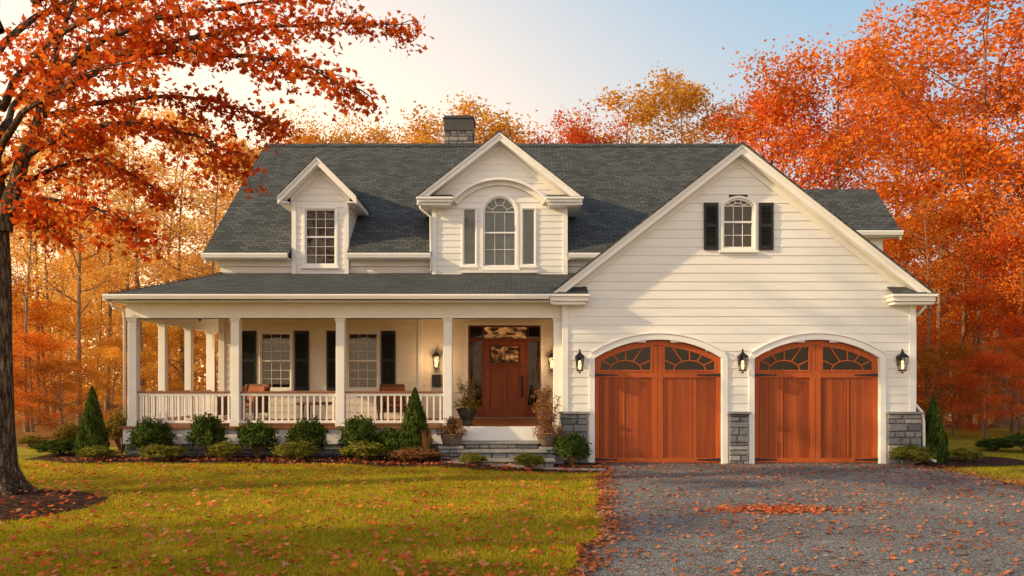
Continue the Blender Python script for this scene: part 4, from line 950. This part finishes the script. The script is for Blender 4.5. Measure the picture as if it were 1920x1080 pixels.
bough([Q(-10,300,-5.2),Q(40,220,-6.3),Q(120,160,-7.2),Q(230,120,-7.8)],.06,16,.38)
bough([Q(0,200,-5.2),Q(80,90,-6.4),Q(200,20,-7.3),Q(340,-30,-7.8)],.06,20,.38)
bough([Q(-10,100,-5.2),Q(100,10,-4.4),Q(260,-20,-3.8),Q(420,-30,-3.5)],.06,22,.38)
bough([Q(60,0,-5.1),Q(240,-50,-5.3),Q(480,-60,-5.5),Q(640,-40,-5.6)],.06,24,.36)
bough([Q(0,330,-5.2),Q(-120,240,-4.8),Q(-260,200,-4.5),Q(-380,230,-4.3)],.08,12,.45)
bough([Q(0,200,-5.2),Q(-110,80,-5.8),Q(-250,20,-6.3),Q(-400,0,-6.5)],.08,12,.5)
bough([Q(0,260,-5.2),Q(40,180,-4.0),Q(110,130,-2.9),Q(200,110,-2.2)],.06,18,.42)
bough([Q(0,60,-5.1),Q(-20,-80,-4.6),Q(30,-220,-4.2),Q(120,-300,-4)],.07,14,.5)
lp=[]
for pts,r0,tw,sg,dn in boughs:
    q=[]
    n=len(pts)
    for i in range(n-1):
        p0=pts[max(i-1,0)];p1=pts[i];p2=pts[i+1];p3=pts[min(i+2,n-1)]
        for k in range(4):
            t=k/4; q.append(.5*((2*p1)+(p2-p0)*t+(2*p0-5*p1+4*p2-p3)*t*t+(3*p1-p0-3*p2+p3)*t**3)+Vector((rr.gauss(0,.02),rr.gauss(0,.02),rr.gauss(0,.02))))
    q.append(pts[-1]); K=len(q)
    m.tube([loc_(v) for v in q],[max(.006,r0*(1-i/(K-1))**.8) for i in range(K)],7,False)
    for j in range(tw):
        f=.16+.84*(j+rr.random())/tw; x=min(K-1.001,f*(K-1)); i=int(x); b=q[i].lerp(q[i+1],x-i)
        ax=(q[min(i+2,K-1)]-q[max(i-1,0)]).normalized()
        d=Vector((rr.gauss(0,1),rr.gauss(0,1),rr.gauss(-.1,.5))).normalized()*.8+ax*.7; L=sg*rr.uniform(1.2,2.9)*(1.15-.45*f)
        e=b+d.normalized()*L; e.z-=.12*L; mid=b.lerp(e,.5)+Vector((0,0,.05))
        m.tube([loc_(b),loc_(mid),loc_(e)],[.011,.007,.003],4,False)
        for k in range(int(38*dn)):
            u=rr.uniform(.15,1.08); c=b.lerp(e,u)+Vector((rr.gauss(0,.12),rr.gauss(0,.12),rr.gauss(-.03,.09))); lp.append(tuple(loc_(c)))
m.build('trunk','bark',mt,fix=False,smooth=True)
lp=np.array(lp)
leaves('crown',lp,rng.uniform(.06,.13,len(lp)),MAP,'maple',mt,np.array([0,-.25,.5]),1,seed=2)
# ---------------------------------------------------------------- grass & litter
def inlawn(x,y):
    ok=(x<np.vectorize(dleft)(y)-.02)&(y<np.vectorize(bedfront)(np.clip(x,-10,1.9))+.02)
    ok&=((x-C0[0])**2+(y-C0[1])**2)>1.88**2
    return ok
N=260000; r=np.random.default_rng(5)
y=-10.4+(r.uniform(0,1,N)**1.25)*9.9; half=(y+D)*.68; x=r.uniform(-1,1,N)*half; k=(x>-12)&(x<2.2); x=x[k];y=y[k]; k=inlawn(x,y); x=x[k];y=y[k]; n=len(x)
def blades(name,x,y,z,label,seed):
    r=np.random.default_rng(seed); n=len(x); h=r.uniform(.02,.055,n); th=r.uniform(0,2*np.pi,n); w=.006
    V=np.zeros((n,3,3)); V[:,0]=np.stack([x-w*np.cos(th),y-w*np.sin(th),z],1); V[:,1]=np.stack([x+w*np.cos(th),y+w*np.sin(th),z],1)
    V[:,2]=np.stack([x+r.normal(0,.018,n),y+r.normal(0,.018,n),z+h],1)
    me=bpy.data.meshes.new(name); me.vertices.add(n*3); me.vertices.foreach_set('co',V.reshape(-1).astype(np.float32)); me.loops.add(n*3); me.loops.foreach_set('vertex_index',np.arange(n*3,dtype=np.int32)); me.polygons.add(n); me.polygons.foreach_set('loop_start',np.arange(0,n*3,3,dtype=np.int32)); me.update(calc_edges=True); me.validate()
    me.materials.append(M['grassblade']); o=bpy.data.objects.new(name,me); COL.objects.link(o); tag(o,label,'grass',kind='stuff')
blades('grass',x,y,g(x,y)-.006,'short yellow green lawn grass in front of the porch',1)
n2=22000; x2=r.uniform(8.7,15,n2); y2=r.uniform(-7,2.5,n2); k=(y2<-.9+.25*(x2-8.6))|(x2>11.3); blades('grass',x2[k],y2[k],np.zeros(k.sum())-.006,'short grass right of the driveway',2)
def litter(n,fx,label,mat,sz,zoff,seed,name='fallen_leaves'):
    r=np.random.default_rng(seed); x,y=fx(r,n); z=g(x,y)*(x<2)+zoff; 
    o=leaves(name,np.stack([x,y,z+r.uniform(0,.012,len(x))],1),r.uniform(*sz,len(x)),MAP,mat,None,np.array([0,0,2.2]),1,seed=seed); tag(o,label,'fallen leaves',kind='stuff')
def fl(r,n):
    y=-10.4+r.uniform(0,1,n)**1.35*9.1; x=r.uniform(-9.5,1.6,n); k=(r.uniform(0,1,n)<.4+.5*np.sin(x*1.1+y*2)**2)&(x<np.vectorize(dleft)(y)); return x[k],y[k]
litter(8500,fl,'red and tan maple leaves scattered over the lawn','litter',(.04,.10),.035,11)
def fd(r,n):
    y=-10.4+r.uniform(0,1,n)**1.0*10.4; x=r.uniform(.3,8.7,n); k=(r.uniform(0,1,n)<.4+.6*np.sin(x*1.3+np.sin(y*1.7)*2)**2)&(x>np.vectorize(dleft)(y)); return x[k],y[k]
litter(8000,fd,'dry brown leaves scattered over the gravel driveway','litterdry',(.035,.08),.014,12)
def fp(r,n):
    return PX(1455,-6.3)+r.normal(0,.42,n),-6.35+r.normal(0,.2,n)
litter(800,fp,'small drift of orange leaves in the middle of the driveway','litter',(.04,.08),.02,13)
def fe(r,n):
    y=-10.4+r.uniform(0,1,n)*10.3; x=np.vectorize(dleft)(y)+np.abs(r.normal(0,.16,n))-.04; return x,y
litter(1700,fe,'line of leaves gathered along the left driveway edge','litterdry',(.04,.08),.02,14)
def fr_(r,n):
    y=-9+r.uniform(0,1,n)*8.5; x=8.6+r.normal(0,.3,n); return x,y
litter(1200,fr_,'leaves gathered along the right driveway edge','litterdry',(.04,.08),.02,15)
def fb(r,n):
    x=r.uniform(-9.5,1.8,n); y=np.vectorize(bedfront)(x)+np.abs(r.normal(0,.5,n)); k=y<.05; return x[k],y[k]
litter(900,fb,'red leaves lying on the mulch bed along the porch','litter',(.04,.085),.055,16)
def fm(r,n):
    a=r.uniform(0,6.28,n); q=1.9*np.sqrt(r.uniform(.08,1,n)); return C0[0]+q*np.cos(a),C0[1]+q*np.sin(a)
litter(420,fm,'leaves lying on the mulch ring under the maple','litter',(.05,.1),.11,17)
# ---------------------------------------------------------------- light
el=R(22); sd=Vector((-.966,-.259,0)).normalized()*math.cos(el)+Vector((0,0,math.sin(el)))
su=bpy.data.lights.new('sun','SUN'); su.energy=5.0; su.angle=R(1.0); su.color=(1,.74,.38)
so=bpy.data.objects.new('sun',su); COL.objects.link(so); so.rotation_euler=sd.to_track_quat('Z','Y').to_euler(); so.location=(-20,-10,15)
w=bpy.data.worlds.new('World'); scene.world=w; w.use_nodes=True; nt=w.node_tree; nt.nodes.clear()
out=nd(nt,'ShaderNodeOutputWorld'); sky=nd(nt,'ShaderNodeTexSky'); sky.sky_type='NISHITA'; sky.sun_disc=False; sky.sun_elevation=el
sky.sun_rotation=math.atan2(sd.x,sd.y); sky.dust_density=3
b1=nd(nt,'ShaderNodeBackground'); b1.inputs[1].default_value=.05; nt.links.new(sky.outputs[0],b1.inputs[0])
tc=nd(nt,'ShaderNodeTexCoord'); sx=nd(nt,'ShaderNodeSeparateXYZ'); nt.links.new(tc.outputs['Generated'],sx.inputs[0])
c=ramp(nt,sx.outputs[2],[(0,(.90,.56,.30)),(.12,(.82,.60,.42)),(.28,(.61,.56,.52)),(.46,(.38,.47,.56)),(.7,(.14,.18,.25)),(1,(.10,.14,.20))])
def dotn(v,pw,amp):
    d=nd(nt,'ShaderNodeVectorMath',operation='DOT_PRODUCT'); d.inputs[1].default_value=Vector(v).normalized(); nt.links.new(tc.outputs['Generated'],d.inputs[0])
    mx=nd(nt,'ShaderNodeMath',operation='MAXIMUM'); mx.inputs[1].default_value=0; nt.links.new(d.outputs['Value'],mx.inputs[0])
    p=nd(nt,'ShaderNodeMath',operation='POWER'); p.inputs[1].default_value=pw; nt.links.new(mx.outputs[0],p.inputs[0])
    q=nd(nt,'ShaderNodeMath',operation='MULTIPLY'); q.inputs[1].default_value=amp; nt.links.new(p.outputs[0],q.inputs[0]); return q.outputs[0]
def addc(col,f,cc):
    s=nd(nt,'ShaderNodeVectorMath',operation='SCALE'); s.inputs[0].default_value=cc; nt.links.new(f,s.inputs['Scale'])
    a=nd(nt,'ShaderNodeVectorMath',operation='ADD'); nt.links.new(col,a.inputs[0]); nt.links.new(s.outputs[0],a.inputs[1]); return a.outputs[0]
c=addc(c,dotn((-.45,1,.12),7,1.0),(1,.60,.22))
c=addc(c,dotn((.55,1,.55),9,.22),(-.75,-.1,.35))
c=addc(c,dotn((-.2,-1,.08),2.6,.95),(1,.86,.70))  # added warm sky lobe behind the camera, fill for the facade
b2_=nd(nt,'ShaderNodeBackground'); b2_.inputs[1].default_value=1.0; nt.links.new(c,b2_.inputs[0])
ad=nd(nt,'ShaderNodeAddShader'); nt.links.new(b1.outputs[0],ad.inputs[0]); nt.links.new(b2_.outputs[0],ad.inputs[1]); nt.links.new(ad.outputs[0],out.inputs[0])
# ---------------------------------------------------------------- camera
cam=bpy.data.cameras.new('camera'); cam.sensor_width=36; cam.lens=F/1920*36; cam.shift_y=180/1920; cam.clip_end=1000; cam.clip_start=.1
co=bpy.data.objects.new('camera',cam); COL.objects.link(co); co.location=(0,-D,H); co.rotation_euler=(R(90),0,0); scene.camera=co
scene.view_settings.view_transform='Standard'; scene.view_settings.look='None'; scene.view_settings.exposure=0
